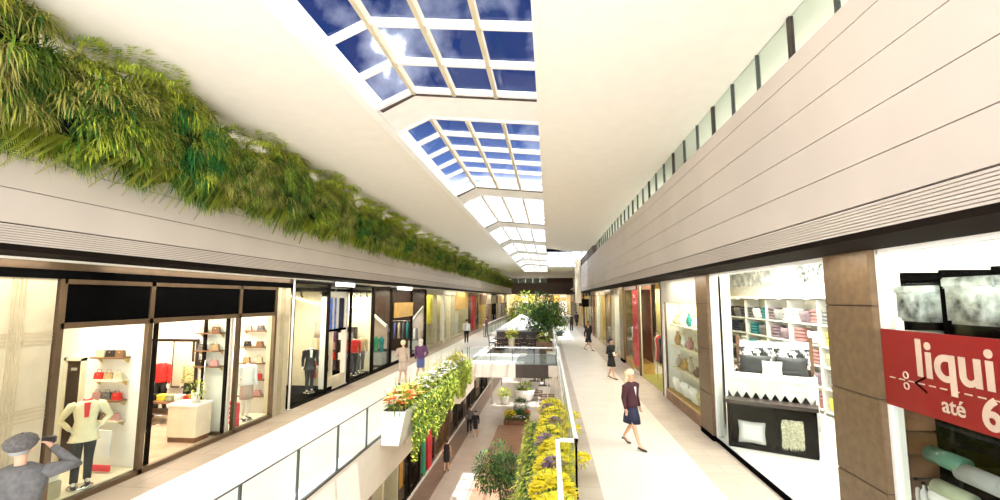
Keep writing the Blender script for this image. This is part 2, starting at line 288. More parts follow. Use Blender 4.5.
# ---- skylight: bays with raised left facet and a wide shallow facet, white bands between
bays = [(-2.9, 8.6), (9.95, 16.5), (18.0, 24.2), (26.2, 31.9), (34.2, 39.8), (42, 47.5), (49.5, 55), (57, 65)]
xl, zl, xr, zr, xR, zR = -3.46, 7.34, -2.68, 7.69, -.15, 7.44
def roofz(x): return zl + (zr - zl) * (x - xl) / (xr - xl) if x < xr else zr + (zR - zr) * (x - xr) / (xR - xr)
cols = [xr, -1.84, -1.0, -.15]
for bi, (a, b) in enumerate(bays):
    sk = empty('window_2', (-1.8, a, 7.4)); sk['kind'] = 'structure'; sk['category'] = 'window'; sk['label'] = ORD[bi] + ' glazed bay of the skylight'
    n = max(3, round((b - a) / (1.2 if bi < 1 else 1.15)))
    yy = [a + (b - a) * i / n for i in range(n + 1)]
    def beam(x, w=.05, h=.14, m='frame_bronze'):
        z = roofz(x); wpart(sk, B(x - w / 2, x + w / 2, a, b, z - h * .6, z + h * .4), 'rafter', m)
    for x in cols[:-1]: beam(x, .07, .16, 'cream')
    for i, y in enumerate(yy):
        w = .045
        q = MB().prism([(xl, zl - .05), (xr, zr - .05), (xR, zR - .05), (xR, zR + .06), (xr, zr + .06), (xl, zl + .06)], 'Y', y - w, y + w)
        wpart(sk, q, 'purlin', 'white_frame')
    for i in range(n):
        for x0, x1 in [(xl, xr)] + list(zip(cols, cols[1:])):
            p = MB().add([(x0, yy[i], roofz(x0 + 1e-6) + .03), (x1, yy[i], roofz(x1 - 1e-6) + .03), (x1, yy[i + 1], roofz(x1 - 1e-6) + .03), (x0, yy[i + 1], roofz(x0 + 1e-6) + .03)], [(0, 1, 2, 3)])
            wpart(sk, p, 'pane', 'sky_glass')
    # dark gutter at the far end and the opaque white band up to the next bay
    if bi < len(bays) - 1:
        nb = bays[bi + 1][0]
        q = MB().prism([(xl, zl - .02), (xr, zr - .02), (xR, zR - .02), (xR, zR + .1), (xr, zr + .1), (xl, zl + .1)], 'Y', b + .05, nb - .05)
        struct('trim_14', q, 'white_frame', 'white opaque band beyond the %s skylight bay' % ORD[bi])
        q = MB().prism([(xl + .1, zl - .05), (xr, zr - .07), (xR, zR - .07), (xR, zR + .02), (xr, zr + .02), (xl, zl + .02)], 'Y', b + .045, b + .11)
        struct('trim_15', q, 'groove', 'dark gutter line beyond the %s skylight bay' % ORD[bi])
sk = empty('window_3', (1.6, 38, 7.4)); sk['kind'] = 'structure'; sk['category'] = 'window'; sk['label'] = 'skylight branch over the right walkway'
for i in range(6):
    y = 37 + i * 4
    wpart(sk, B(-.15, 3.3, y - .06, y + .06, 7.36, 7.55), 'purlin', 'white_frame')
for x in (-.1, .9, 1.9, 2.9):
    wpart(sk, B(x - .04, x + .04, 35, 57, 7.38, 7.56), 'rafter', 'white_frame')
for i in range(3):
    wpart(sk, B(-.1 + i, .9 + i, 35, 57, 7.5, 7.51), 'pane', 'sky_glass')

# ---- far end wall
struct('wall_back', MB().box(-9, 9, 88.2, 88.6, 4.2, 4.3).box(-7.4, 5.0, 87.9, 88.5, 4.2, 6.4), 'umber_band', 'umber band across the end wall')
struct('wall_back', MB().box(-.35, 5.0, 87.8, 88.3, 6.4, 7.4), 'brown_wall', 'dark brown upper part of the end wall')
w3 = empty('window_4', (-3.8, 88, 6.4)); w3['kind'] = 'structure'; w3['category'] = 'window'; w3['label'] = 'clerestory window in the end wall'
wpart(w3, B(-7.3, -.35, 88.1, 88.13, 6.4, 7.3), 'pane', 'gallery_glass')
for i in range(6): wpart(w3, B(-7.35 + i * 1.4, -7.2 + i * 1.4, 88, 88.2, 6.4, 7.3), 'mullion', 'chrome')
struct('wall_back', B(-9, 9, 97, 97.3, -.1, 4.3), 'amber_wall', 'amber back wall of the far shops')
struct('floor', B(-9, 9, 90, 97, -.08, 0), 'floor_white', 'floor before the far shops')
struct('ceiling', B(-9, 9, 88.5, 97.2, 4.2, 4.3), 'plaster', 'ceiling before the far shops')
struct('wall_right', MB().box(3.15, 4.1, 45.05, 45.4, 4.17, 7.3), 'amber_wall', 'warm return wall at the end of the right fascia')
struct('trim_20', B(2.6, 3.15, 45.4, 46.2, 3.0, 7.3), 'shop_cream', 'pale hanging bulkhead at the end of the right fascia')
struct('wall_back', B(-7.4, -.3, 89.2, 89.3, 6.3, 7.4), 'grey_towel', 'grey panel added behind the clerestory window')  # added panel that hides the bright sky so the window looks dimmer
struct('wall_right', MB().box(4.6, 4.9, 46, 97, 4.2, 7.3), 'shop_cream', 'cream wall beyond the right fascia')
struct('trim_16', MB().box(3.3, 4.7, 46, 88, 4.1, 4.3), 'dark_bronze', 'dark soffit beyond the right fascia')
for i, (x0, x1, m) in enumerate([(-7.2, -5.9, 'gold_wall'), (-5.6, -4.4, 'shop_white'), (-4.1, -2.9, 'gold_wall'), (-2.5, -1.3, 'shop_cream'), (-.8, .6, 'brown_wall'), (1.0, 2.0, 'gold_wall'), (2.2, 3.6, 'shop_white')]):
    o = empty('far_shopfront', (x0, 95, 0), label=['gold panelled', 'white', 'second gold panelled', 'pale cream', 'dark brown', 'orange gold', 'white lit'][i] + ' shopfront far down at the end of the arcade', cat='shopfront', group='shopfronts across the far end')
    B(0, x1 - x0, 0, .3, 0, 4.1).build('panel', m, o); B(.15, x1 - x0 - .15, -.05, 0, .1, 2.6).build('door_pane', 'black_panel' if i % 2 else 'shop_white', o); B(.1, x1 - x0 - .1, -.08, 0, 2.9, 3.6).build('sign_panel', 'gold_sign' if i != 5 else 'orange_flower', o)

# ---- lights that belong to the building: shop lamps
def shoplight(x, y, z, sx_, sy_, e, c=(1, .9, .74)): lamp('shop_lamp', 'AREA', (x, y, z), (0, 0, 0), e, c, shape='RECTANGLE', size=sx_, size_y=sy_)
shoplight(-9.0, 7.8, 3.26, 1.2, 1.2, 50); shoplight(-9.5, 10.1, 3.26, 1.6, 1.8, 70); shoplight(-10.8, 12.4, 3.26, 3, 1, 90); shoplight(-9.1, 12.2, 3.26, 1, .8, 40)
shoplight(-8.9, 15.1, 3.7, .8, 1.6, 90); shoplight(-8.9, 19.5, 3.7, .8, 1.6, 90); shoplight(-10.8, 17.4, 3.9, 2, 1.5, 150); shoplight(-8.9, 22, 3.9, .8, 1.6, 60); shoplight(-8.9, 28.3, 3.9, .8, 2, 60); shoplight(-10.5, 25, 3.9, 2, 3, 110)
shoplight(-9.0, 38, 3.7, .8, 14, 150); shoplight(-9.0, 60, 3.7, .8, 24, 170)
shoplight(5.6, 4.5, 4.5, 1.6, 2.5, 60, (1, .97, .92)); shoplight(6.3, 10, 4.9, 3, 4, 260, (1, .97, .92)); shoplight(6.4, 15.5, 4.9, 2.8, 6, 300, (1, .97, .92)); shoplight(5.3, 20, 4.9, 1.5, 3, 160)
shoplight(4.35, 15, 3.33, .25, 3.4, 45, (1, .85, .6)); shoplight(4.9, 24, 4.0, .8, 2.5, 130, (1, .85, .6)); shoplight(4.9, 36, 3.7, .8, 18, 240); shoplight(5.0, 60, 4.0, 1, 24, 300)
shoplight(-2, 93, 4.15, 8, 3, 420)
# soffit lamps over the walkways at the shops
for y in (3, 12, 24, 40, 60, 78): lamp('soffit_lamp', 'AREA', (-7.7, y, 4.13), (0, 0, 0), 95, (1, .92, .78), shape='RECTANGLE', size=.3, size_y=8)
for y in (3, 12, 24, 38): lamp('soffit_lamp', 'AREA', (3.65, y, 4.09), (0, 0, 0), 60, (1, .92, .78), shape='RECTANGLE', size=.3, size_y=8)
# lamps under the slabs of the lower level
for y in (8, 18, 28): lamp('lower_soffit_lamp', 'AREA', (-5.4, y, -1.24), (0, 0, 0), 90, (1, .9, .76), shape='RECTANGLE', size=.8, size_y=7)
for y in (10, 24, 38, 55): lamp('lower_soffit_lamp', 'AREA', (2.0, y, -1.03), (0, 0, 0), 220, (1, .93, .82), shape='RECTANGLE', size=2, size_y=9)
for y in (46, 58, 70): lamp('lower_soffit_lamp', 'AREA', (-6.3, y, -1.24), (0, 0, 0), 120, (1, .9, .76), shape='RECTANGLE', size=.5, size_y=8)
# ================================================================ PEOPLE
def skin_body(verts, edges, rads, m, parent, name='body', sub=1):
    me = bpy.data.meshes.new(name); me.from_pydata(verts, edges, []); o = bpy.data.objects.new(name, me); COL.objects.link(o)
    md = o.modifiers.new('Skin', 'SKIN'); md.use_smooth_shade = True
    for i, r in enumerate(rads):
        me.skin_vertices[0].data[i].radius = r if isinstance(r, tuple) else (r, r)
    me.skin_vertices[0].data[0].use_root = True
    s = o.modifiers.new('Sub', 'SUBSURF'); s.levels = sub; s.render_levels = sub
    me.materials.append(M[m]); o.parent = parent
    return o
def person(loc, rz, label=None, h=1.7, skin='skin', top='black_cloth', bottom='black_cloth', kind='skirt', hair='brown_hair', hairlen=0, stride=.25, arms=('down', 'down'), shoes='black_leather', sleeves=True, cat='person', name='person', group=None, head=True, cap=None, slim=1.0, coat=0, lean=0, scarf=None, fingers=True, toplen=.93):
    k = h / 1.7; o = empty(name, loc, rz, label, cat, group)
    V = lambda x, y, z: Vector((x * k, (y + lean * max(0, z - .9)) * k, z * k))
    J = {}
    for s, ph in ((1, 1), (-1, -1)):
        f = stride * ph
        J[s] = dict(hip=V(.09 * s, 0, .88), knee=V(.085 * s, f * (.33 if kind == 'skirt' else .52) + .03, .49), ankle=V(.09 * s, f - .02, .085 + (.05 * abs(f) / .25 if f < 0 else 0)), toe=V(.10 * s, f + .13, .03))
    A = {}
    for s, a in ((1, arms[0]), (-1, arms[1])):
        sh = V(.18 * s * slim / .92, 0, 1.40)
        e, w = dict(down=((.235, -.03, 1.13), (.25, .04, .88)), swing=((.24, -.13, 1.15), (.24, -.10, .90)), forward=((.23, .06, 1.14), (.22, .24, .97)),
                    bent=((.26, -.05, 1.13), (.13, .18, 1.10)), point=((.42, .08, 1.34), (.66, .16, 1.36)), raise_=((.42, .08, 1.40), (.16, .22, 1.57)), hip=((.34, -.08, 1.15), (.19, .02, .98)))[a]
        e = V(e[0] * s, e[1], e[2]); w = V(w[0] * s, w[1], w[2]); d = (w - e).normalized(); A[s] = (sh, e, w, d)
    vs = [V(0, 0, .95), V(0, 0, 1.12), V(0, 0, 1.30), V(0, -.005, 1.44), V(0, 0, 1.52)]; ed = [(0, 1), (1, 2), (2, 3), (3, 4)]; r = [(.13 * k, .09 * k), (.11 * k, .08 * k), (.14 * k, .09 * k), .052 * k, .05 * k]
    if head:
        vs += [V(0, .018, 1.575), V(0, .005, 1.64), V(0, -.005, 1.685)]; ed += [(4, 5), (5, 6), (6, 7)]; r += [(.064 * k, .075 * k), (.078 * k, .092 * k), (.055 * k, .065 * k)]
    def chain(root, pts, rr):
        p = root
        for q, x in zip(pts, rr): vs.append(q); r.append(x); ed.append((p, len(vs) - 1)); p = len(vs) - 1
        return p
    for s in (1, -1):
        j = J[s]; hp = j['hip']
        chain(0, [hp, (hp + j['knee']) / 2, j['knee'], (j['knee'] * .62 + j['ankle'] * .38), j['ankle'], j['toe']], [.085 * k, .073 * k, .052 * k, .052 * k, .034 * k, .028 * k])
        sh, e, w, d = A[s]
        if fingers == 'none': pass
        palm = w + d * .05 * k; tip = w + d * .085 * k
        pi = chain(2, [sh, (sh + e) / 2, e, w, palm], [.045 * k, .040 * k, .032 * k, .024 * k, (.034 * k, .018 * k)])
        fw = V(0, 1, 0) - V(0, 0, 0); fw = (fw - d * fw.dot(d)).normalized() if abs(fw.normalized().dot(d)) < .9 else Vector((s, 0, 0))
        inn = d.cross(fw).normalized() * s
        if fingers:
            for q, (off, ln) in enumerate(((.027, .072), (.009, .082), (-.009, .076), (-.026, .058))):
                b0 = palm + fw * off * k + d * .03 * k; b1 = b0 + (d * .9 + inn * .25) * ln * .5 * k; b2 = b1 + (d * .7 + inn * .6) * ln * .45 * k
                chain(pi, [b0, b1, b2], [.0095 * k, .0085 * k, .007 * k])
            t0 = w + d * .025 * k + fw * .032 * k; chain(pi - 1, [t0, t0 + (fw * .6 + d * .8) * .045 * k], [.011 * k, .008 * k])
    skin_body(vs, ed, r, skin, o, 'body' if head else 'figure')
    # garments
    g = MB(); zz = [(toplen - .01, .165, .125), (1.0, .158, .118), (1.12, .138, .105), (1.25, .160, .122), (1.35, .176, .115), (1.43, .15, .085), (1.475, .075, .07)]
    if coat: zz = [(coat, .21, .17), (.8, .19, .15)] + zz
    cy = lambda z: lean * max(0, z - .9) * k
    g.rings([(0, cy(z), z * k, a * slim * 1.1 * k, b * slim * 1.1 * k) for z, a, b in zz], 16)
    if sleeves:
        for s in (1, -1):
            sh, e, w, d = A[s]; g.tube([sh + Vector((-.05 * s * k, 0, .01 * k)), sh + Vector((.01 * s * k, 0, -.01 * k)), (sh + e) / 2, e, (e + w) / 2, w - d * .01], [.06 * k, .074 * k, .062 * k, .056 * k, .046 * k, .037 * k], 10)
    g.build('coat' if coat else 'jacket', top, o)
    if kind == 'skirt':
        sk = MB(); hem = .54; st = abs(stride)
        sk.rings([(0, 0, z * k, a * k, b * k) for z, a, b in ((hem, .165, .135 + st * .3), (.68, .175, .14 + st * .2), (.84, .178, .135), (.97, .15, .115))], 16); sk.build('skirt', bottom, o)
    else:
        t = MB(); t.rings([(0, 0, z * k, a * k, b * k) for z, a, b in ((.82, .165, .115), (.9, .172, .125), (.99, .15, .115))], 16)
        for s in (1, -1):
            j = J[s]; t.tube([j['hip'] + Vector((0, 0, .02)), (j['hip'] + j['knee']) / 2, j['knee'], (j['knee'] + j['ankle']) / 2, j['ankle'] + Vector((0, 0, -.01))], [.098 * k, .086 * k, .068 * k, .062 * k, .058 * k], 12)
        t.build('trousers', bottom, o)
    if shoes:
        for s in (1, -1):
            a = J[s]['ankle']; tz = J[s]['toe']; sh_ = MB(); sh_.tube([a + V(0, -.045, -.045), a + V(0, .03, -.045), tz + V(0, -.03, .0), tz + V(0, .05, -.008)], [.03 * k, .036 * k, .04 * k, .02 * k], 10, ell=.75)
            if kind == 'skirt': sh_.tube([a + V(0, -.05, -.03), a + V(0, -.055, -.08)], [.014 * k, .008 * k], 6)
            sh_.build('shoe', shoes, o)
    if head:
        hr = MB(); hc = V(0, -.018, 1.662)
        if not cap:
            hr.rings([(hc.x, hc.y + dy * k, hc.z + z * k, a * k, b * k) for z, dy, a, b in ((-.085, -.04, .07, .06), (-.03, -.03, .094, .09), (.02, -.015, .104, .112), (.065, -.006, .096, .106), (.1, 0, .062, .072), (.118, 0, .015, .02))], 14)
            if hairlen: hr.rings([(hc.x, hc.y + dy * k, hc.z + z * k, a * k, b * k) for z, dy, a, b in ((-hairlen, -.05, .07, .03), (-hairlen * .6, -.055, .10, .045), (-.08, -.045, .098, .065), (.03, -.03, .09, .085))], 14)
            hr.build('hair', hair, o)
        else:
            hr.rings([(hc.x, hc.y + dy * k, hc.z + z * k, a * k, b * k) for z, dy, a, b in ((-.07, -.03, .07, .075), (-.02, -.02, .085, .095), (.01, 0, .088, .10))], 14).build('hair', hair, o)
            c = MB(); c.rings([(hc.x, hc.y + dy * k, hc.z + z * k, a * k, b * k) for z, dy, a, b in ((-.03, -.02, .09, .108), (.0, -.02, .118, .138), (.04, -.01, .132, .155), (.085, 0, .112, .14), (.115, .01, .06, .08), (.122, .01, .01, .012))], 20)
            cp = c.build('flat_cap', cap, o); MB().prism([(-.08 * k, .09 * k), (.08 * k, .09 * k), (.06 * k, .19 * k), (-.06 * k, .19 * k)], 'Z', 1.665 * k, 1.68 * k).build('peak', cap, cp)
            MB().blob(hc + V(0, 0, .125), .012 * k).build('button', cap, cp)
        f = MB(); f.tube([V(0, .085, 1.645), V(0, .112, 1.605), V(0, .09, 1.595)], [.008 * k, .014 * k, .008 * k], 6); f.build('nose', skin, o)
        for s in (1, -1):
            MB().blob(V(.032 * s, .083, 1.64), .009 * k, sub=1).build('eye', 'black_hair', o); MB().blob(V(.083 * s, .0, 1.625), (.012 * k, .02 * k, .03 * k), sub=1).build('ear', skin, o)
        MB().blob(V(0, .088, 1.572), (.022 * k, .008 * k, .007 * k), sub=1).build('mouth', 'red_flower' if kind == 'skirt' else 'skin_dark', o)
    if scarf:
        MB().rings([(0, 0, z * k, a * k, b * k) for z, a, b in ((1.40, .10, .10), (1.45, .085, .085), (1.5, .065, .065))], 12).build('collar', scarf, o)
        MB().add([V(-.045, .14, 1.45), V(.045, .14, 1.45), V(.03, .155, 1.2), V(-.03, .155, 1.2), V(-.045, .10, 1.45), V(.045, .10, 1.45), V(.03, .12, 1.2), V(-.03, .12, 1.2)], [(0, 1, 2, 3), (4, 5, 1, 0), (5, 6, 2, 1), (4, 0, 3, 7), (3, 2, 6, 7)]).build('shirt_front', scarf, o)
    return o, A
R = math.radians
p, A = person((1.93, 11.5, .0), R(-138), 'blonde woman in dark red jacket and navy skirt striding down the right walkway', 1.72, top='maroon', bottom='navy', hair='blond', hairlen=.26, stride=.3, arms=('down', 'down'))
MB().rings([(0, 0, 1.04, .152, .115), (0, 0, 1.075, .152, .115)], 16).build('belt', 'black_leather', p)
MB().add([(-.04, .13, 1.40), (.04, .13, 1.40), (0, .150, 1.18)], [(0, 1, 2)]).build('blouse_front', 'white_cloth', p)
p, A = person((2.68, 20.7, 0), R(-130), 'woman in short black suit holding papers, second on the right walkway behind the blonde woman', 1.68, skin='skin', hair='black_hair', stride=.2, arms=('bent', 'bent'))
MB().rings([(0, -.06, 1.76, .03, .03), (0, -.06, 1.79, .045, .045), (0, -.06, 1.83, .02, .02)], 10).build('hair_bun', 'black_hair', p)
B(-.02, .16, .19, .2, 1.0, 1.16, rot=(.3, 'X')).build('paper', 'white_cloth', p)
p, A = person((2.6, 31.5, 0), R(-130), 'woman with ginger hair in black dress walking towards the camera beside the cream shopfront', 1.72, hair='ginger_hair', hairlen=.12, stride=.38, arms=('swing', 'bent'), sleeves=True)
person((2.95, 35.5, 0), R(190), 'dark haired woman in black walking just behind the ginger haired woman', 1.68, hair='black_hair', hairlen=.2, stride=.15)
person((2.35, 49.5, 0), R(0), 'man in black t-shirt and dark trousers walking away down the right walkway', 1.78, top='black_cloth', kind='trousers', hair='black_hair', stride=.15, sleeves=False)
person((1.85, 54, 0), R(170), 'woman in pale grey top, left of the distant man in black', 1.62, top='grey_towel', bottom='grey_cloth', kind='trousers', stride=.1)
person((3.4, 58, 0), R(10), 'person in dark coat by the end of the right fascia', 1.7, top='black_cloth', kind='trousers', stride=.1, coat=.6)
person((-5.95, 18.4, 0), R(2), 'person with short pale blond hair in beige suit seen from behind', 1.72, skin='skin', top='beige_cloth', bottom='beige_cloth', hair='blond', stride=.18, arms=('down', 'bent'))
p, A = person((-5.55, 19.6, 0), R(-4), 'woman with white blond hair, purple top and blue skirt, right of the beige suit', 1.68, top='purple_cloth', bottom='blue_cloth', hair='silver_hair', hairlen=.22, stride=.2, arms=('hip', 'down'))
person((-6.45, 35.6, 0), R(10), 'man in white shirt and dark trousers walking past the gold sign shopfront', 1.78, top='white_cloth', bottom='black_cloth', kind='trousers', stride=.15, arms=('down', 'forward'))
person((-5.6, 41.0, 0), R(120), 'man in purple shirt stretching an arm beside the cafe terrace', 1.76, top='purple_cloth', bottom='grey_cloth', kind='trousers', stride=.08, arms=('down', 'point'))
# lower level
person((-5.72, 25.7, -6), R(5), 'woman in short black dress walking away on the lower level, nearest of three', 1.68, hair='brown_hair', stride=.12, sleeves=False)
person((-5.72, 33.0, -6), R(180), 'man in grey shirt and black trousers beside the woman in the black suit below', 1.78, top='grey_cloth', kind='trousers', stride=.1, skin='skin_dark')
person((-5.15, 32.2, -6), R(180), 'woman in black skirt suit walking on the lower level, right of the man in grey', 1.66, hair='black_hair', hairlen=.1, stride=.12)
# photographer
p, A = person((-5.95, 4.75, .0), R(28), 'man in grey flat cap and grey jacket raising a camera at the lower left corner', 1.88, top='grey_cloth', bottom='black_cloth', kind='trousers', hair='grey_towel', cap='cap_grey', stride=.1, arms=('raise_', 'down'), slim=1.25)
MB().rings([(0, 0, 1.52, .085, .085), (0, 0, 1.58, .075, .08)], 14).build('shirt_collar', 'white_cloth', p)
c = empty('camera', (0, 0, 0), R(28), 'small black camera held up by the man in the flat cap', 'camera')
c.location = Matrix.Rotation(R(28), 3, 'Z') @ Vector((.10, .33, 1.80)) + Vector((-5.95, 4.75, 0))
MB().bevbox(-.065, .065, -.03, .03, -.04, .04, .01).build('camera_body', 'black_leather', c); MB().tube([(0, .03, 0), (0, .09, 0)], .03, 16).build('lens', 'steel', c)

# mannequins
def mann(loc, rz, label, top, bottom, kind='trousers', **k):
    o, _ = person(loc, rz, label, 1.72, skin=k.pop('body', 'mannequin'), top=top, bottom=bottom, kind=kind, stride=k.pop('stride', .06), shoes=k.pop('shoes', 'black_leather'), cat='mannequin', name='mannequin', head=False, fingers=True, **k)
    MB().lathe([(.19, 0), (.19, .02), (.02, .03)], (0, 0, -.03)).build('stand_base', 'chrome', o)
    return o

# ================================================================ SHOPFRONTS
def frame(name, X, ys, zt, label, m='frame_bronze', w=.05, d=.1, z0=0., trans=None, black=None, sill=None, panes=True, side=-1, cat='shopfront frame', topz=None):
    o = empty(name, (X, ys[0], z0), label=label, cat=cat); q = lambda mb, n, mm: wpart(o, mb, n, mm)
    for y in ys: q(B(X - d / 2, X + d / 2, y - w, y + w, z0, zt), 'post', m)
    q(B(X - d / 2, X + d / 2, ys[0], ys[-1], zt - .08, zt), 'head_rail', m)
    if sill: q(B(X - d / 2, X + d / 2, ys[0], ys[-1], z0, z0 + sill), 'sill', m)
    if trans:
        q(B(X - d / 2, X + d / 2, ys[0], ys[-1], trans - .05, trans + .05), 'transom', m)
        if black:
            for a, b in zip(ys, ys[1:]): q(B(X - .02, X + .02, a + w, b - w, trans + .05, zt - .08), 'transom_panel', black)
    if panes:
        for i, (a, b) in enumerate(zip(ys, ys[1:])):
            if panes is True or i in panes: q(B(X - .006, X + .006, a + w, b - w, z0 + (sill or .03), (trans - .05) if trans else zt - .08), 'pane', 'pane')
    return o
XL = -8.2
# upper beige band and black band over left shops near camera
struct('trim_17', B(-8.32, -8.2, Y0, 13.9, 3.97, 4.14), 'frame_bronze', 'bronze band above the first left shop')
struct('trim_18', B(-8.30, -8.16, Y0, 13.9, 3.82, 3.97), 'black_panel', 'black band above the first left shop')
# cream plaid wall
def plaid(y0, y1, label):
    o = empty('panelled_pilaster', (XL, y0, 0), label=label, cat='wall panel'); m = MB(); m.box(XL - .25, XL, y0, y1, 0, 3.82)
    r = MB(); n = max(1, round((y1 - y0) / 1.05))
    for i in range(n):
        c = y1 - (i + .5) * (y1 - y0) / n
        for d in (-.09, -.03, .03, .09): r.box(XL, XL + .015, c + d - .012, c + d + .012, 0, 3.8)
    for z in (.55, 1.65, 2.85):
        for d in (-.08, -.02, .04, .10): r.box(XL, XL + .012, y0, y1, z + d - .012, z + d + .012)
    wpart(o, m, 'panel', 'cream'); wpart(o, r, 'embossed_lines', 'cream_dark'); return o
plaid(Y0, 6.82, 'cream wall panel with embossed crossing lines behind the man in the cap')
plaid(13.05, 13.8, 'narrow cream pilaster with embossed lines beside the white pole')
o = empty('pole', (XL + .05, 13.9, 0), label='slim white pole between the first two left shops', cat='pole'); wpart(o, MB().tube([(XL + .05, 13.9, 0), (XL + .05, 13.9, 4.14)], .035, 12), 'shaft', 'white_gloss'); wpart(o, MB().tube([(XL + .05, 13.9, 0), (XL + .05, 13.9, .04)], .08, 16), 'foot_plate', 'chrome')
frame('shopfront', XL, [6.9, 8.66, 11.4, 13.0], 3.82, 'bronze framed shopfront of the first left shop with black transom panels', trans=3.03, black='black_panel', panes=(0, 2), sill=.1)
# partitions of the first left shop run across, facing the walkway diagonally
struct('wall_left', MB().box(-13.3, XL - .27, 6.62, 6.82, 0, 4.1).box(-13.3, XL - .3, 13.3, 13.5, 0, 4.1), 'shop_white', 'side walls of the first left shop')
struct('wall_left', MB().box(-11.5, XL - .1, 8.72, 8.80, 0, 3.3), 'shop_white', 'white display partition behind the coat mannequin')
struct('wall_left', MB().box(-13.3, -10.55, 11.3, 11.4, 0, 3.3).box(-9.25, XL - .12, 11.3, 11.4, 0, 3.3).box(-10.55, -9.25, 11.3, 11.4, 2.35, 3.3), 'shop_white', 'white inner wall with square opening in the first left shop')
struct('ceiling', B(-13.3, XL - .05, 6.8, 13.3, 3.3, 3.4), 'shop_white', 'white ceiling of the first left shop')
o = empty('portal_frame', (-9.9, 11.28, 0), label='thin dark frame around the square opening inside the first left shop', cat='frame')
B(-.72, -.65, -.03, 0, .03, 2.42).build('jamb', 'wood_dark', o); B(.65, .72, -.03, 0, .03, 2.42).build('jamb', 'wood_dark', o); MB().box(-.65, .65, -.03, 0, 2.35, 2.42).build('lintel', 'wood_dark', o)
tag(B(XL - .25, XL - .08, 6.96, 7.06, 0, 3.0).build('bronze_jamb', 'brass'), 'brassy jamb at the left edge of the first shop window', 'door jamb')
struct('floor', B(-9.9, XL - .06, 6.85, 8.7, .03, .12), 'shop_cream', 'raised display floor of the first shop window')
mann((-8.42, 7.72, .15), R(-130), 'headless mannequin in belted cream coat, red top and black trousers in the first left window', 'cream_coat', 'black_cloth', coat=.78, arms=('hip', 'hip'), scarf='red_cloth')
o = empty('display_block', (-8.5, 7.2, .12), label='low cream display block beside the coat mannequin', cat='display block'); MB().bevbox(-.2, .15, -.15, .15, 0, .28, .02).build('block', 'cream', o); MB().bevbox(-.16, .12, -.12, .12, .28, .44, .02).build('upper_block', 'shop_white', o)
o = empty('interior_door', (-9.7, 8.7, 0), label='dark interior door behind the coat mannequin', cat='door'); wpart(o, B(-10.0, -9.66, 8.68, 8.72, .12, 2.2), 'door_leaf', 'wood_dark'); wpart(o, MB().box(-10.06, -10.0, 8.64, 8.72, .12, 2.26).box(-9.66, -9.60, 8.64, 8.72, .12, 2.26).box(-10.06, -9.6, 8.64, 8.72, 2.2, 2.26), 'door_frame', 'shop_cream'); wpart(o, B(-9.9, -9.76, 8.665, 8.68, 2.0, 2.06), 'door_plate', 'chrome')
bc = ['black_leather', 'wood_mid', 'pink', 'grey_cloth', 'red_cloth', 'basket', 'cream']; cn = {'black_leather': 'black', 'wood_mid': 'brown', 'pink': 'dusty pink', 'grey_cloth': 'charcoal', 'red_cloth': 'red', 'basket': 'woven tan', 'cream': 'cream', 'navy': 'navy', 'teal': 'teal', 'mauve': 'mauve', 'yellow': 'yellow', 'olive_pattern': 'olive patterned', 'white_cloth': 'white', 'grey_towel': 'light grey', 'sage': 'sage', 'purple_cloth': 'purple', 'green_cloth': 'green', 'blue_cloth': 'blue', 'beige_cloth': 'beige', 'black_cloth': 'black', 'maroon': 'dark red', 'gold_wall': 'gold'}
def bag(loc, rz, m, label, s=1.0, group=None):
    o = empty('handbag', loc, rz, label, 'handbag', group); b = MB().prism([(-.16 * s, 0), (.16 * s, 0), (.13 * s, .22 * s), (-.13 * s, .22 * s)], 'Y', -.05 * s, .05 * s); pp = b.build('pouch', m, o)
    MB().tube([(-.08 * s, 0, .22 * s), (-.06 * s, 0, .32 * s), (.06 * s, 0, .32 * s), (.08 * s, 0, .22 * s)], .009 * s, 6).build('handle', m, pp); MB().box(-.02 * s, .02 * s, -.06 * s, .06 * s, .14 * s, .18 * s).build('clasp', 'brass', pp); return o
def shelfY(x0, x1, Y, z, label, d=.22, m='wood_mid'):      # shelf on a wall that faces the camera end of the hall
    o = empty('wall_shelf', (x0, Y, z), label=label, cat='shelf'); B(0, x1 - x0, -d, 0, -.03, 0).build('board', m, o)
    for x in (.05, x1 - x0 - .05): MB().prism([(-d * .6, -.03), (0, -.03), (0, -.13)], 'X', x - .01, x + .01).build('bracket', 'brass', o)
    return o
rn5 = ['lowest', 'second', 'third', 'fourth', 'top']
for r_, z in enumerate((1.05, 1.45, 1.85, 2.3)):
    shelfY(-9.3, -8.6, 8.71, z, '%s bag shelf right of the coat mannequin' % ['lowest', 'second', 'third', 'top'][r_], m=['shop_cream', 'wood_mid', 'shop_cream', 'wood_mid'][r_])
    for i in range(3):
        m = bc[(r_ * 2 + i) % 7]; bag((-9.17 + i * .22, 8.6, z), 0, m, '%s handbag on the %s bag shelf, %s of three' % (cn[m], ['lowest', 'second', 'third', 'top'][r_], ['left', 'middle', 'right'][i]), .62)
tag(B(-8.95, -8.55, 8.35, 8.39, .42, .92).build('notice_board', 'white_cloth'), 'white square notice low in the first shop window', 'notice')
tag(B(-8.98, -8.50, 8.33, 8.37, .16, .27).build('red_strip', 'red_box'), 'red strip sign below the white notice', 'sign')
for i, y in enumerate((7.3, 8.3)):
    tag(MB().tube([(-8.9, y, 3.3), (-8.9, y, 3.2), (-8.85, y + .05, 3.1)], .04, 10).build('spotlight', 'steel'), '%s black spotlight on the ceiling of the first window' % ('left', 'right')[i], 'spotlight')
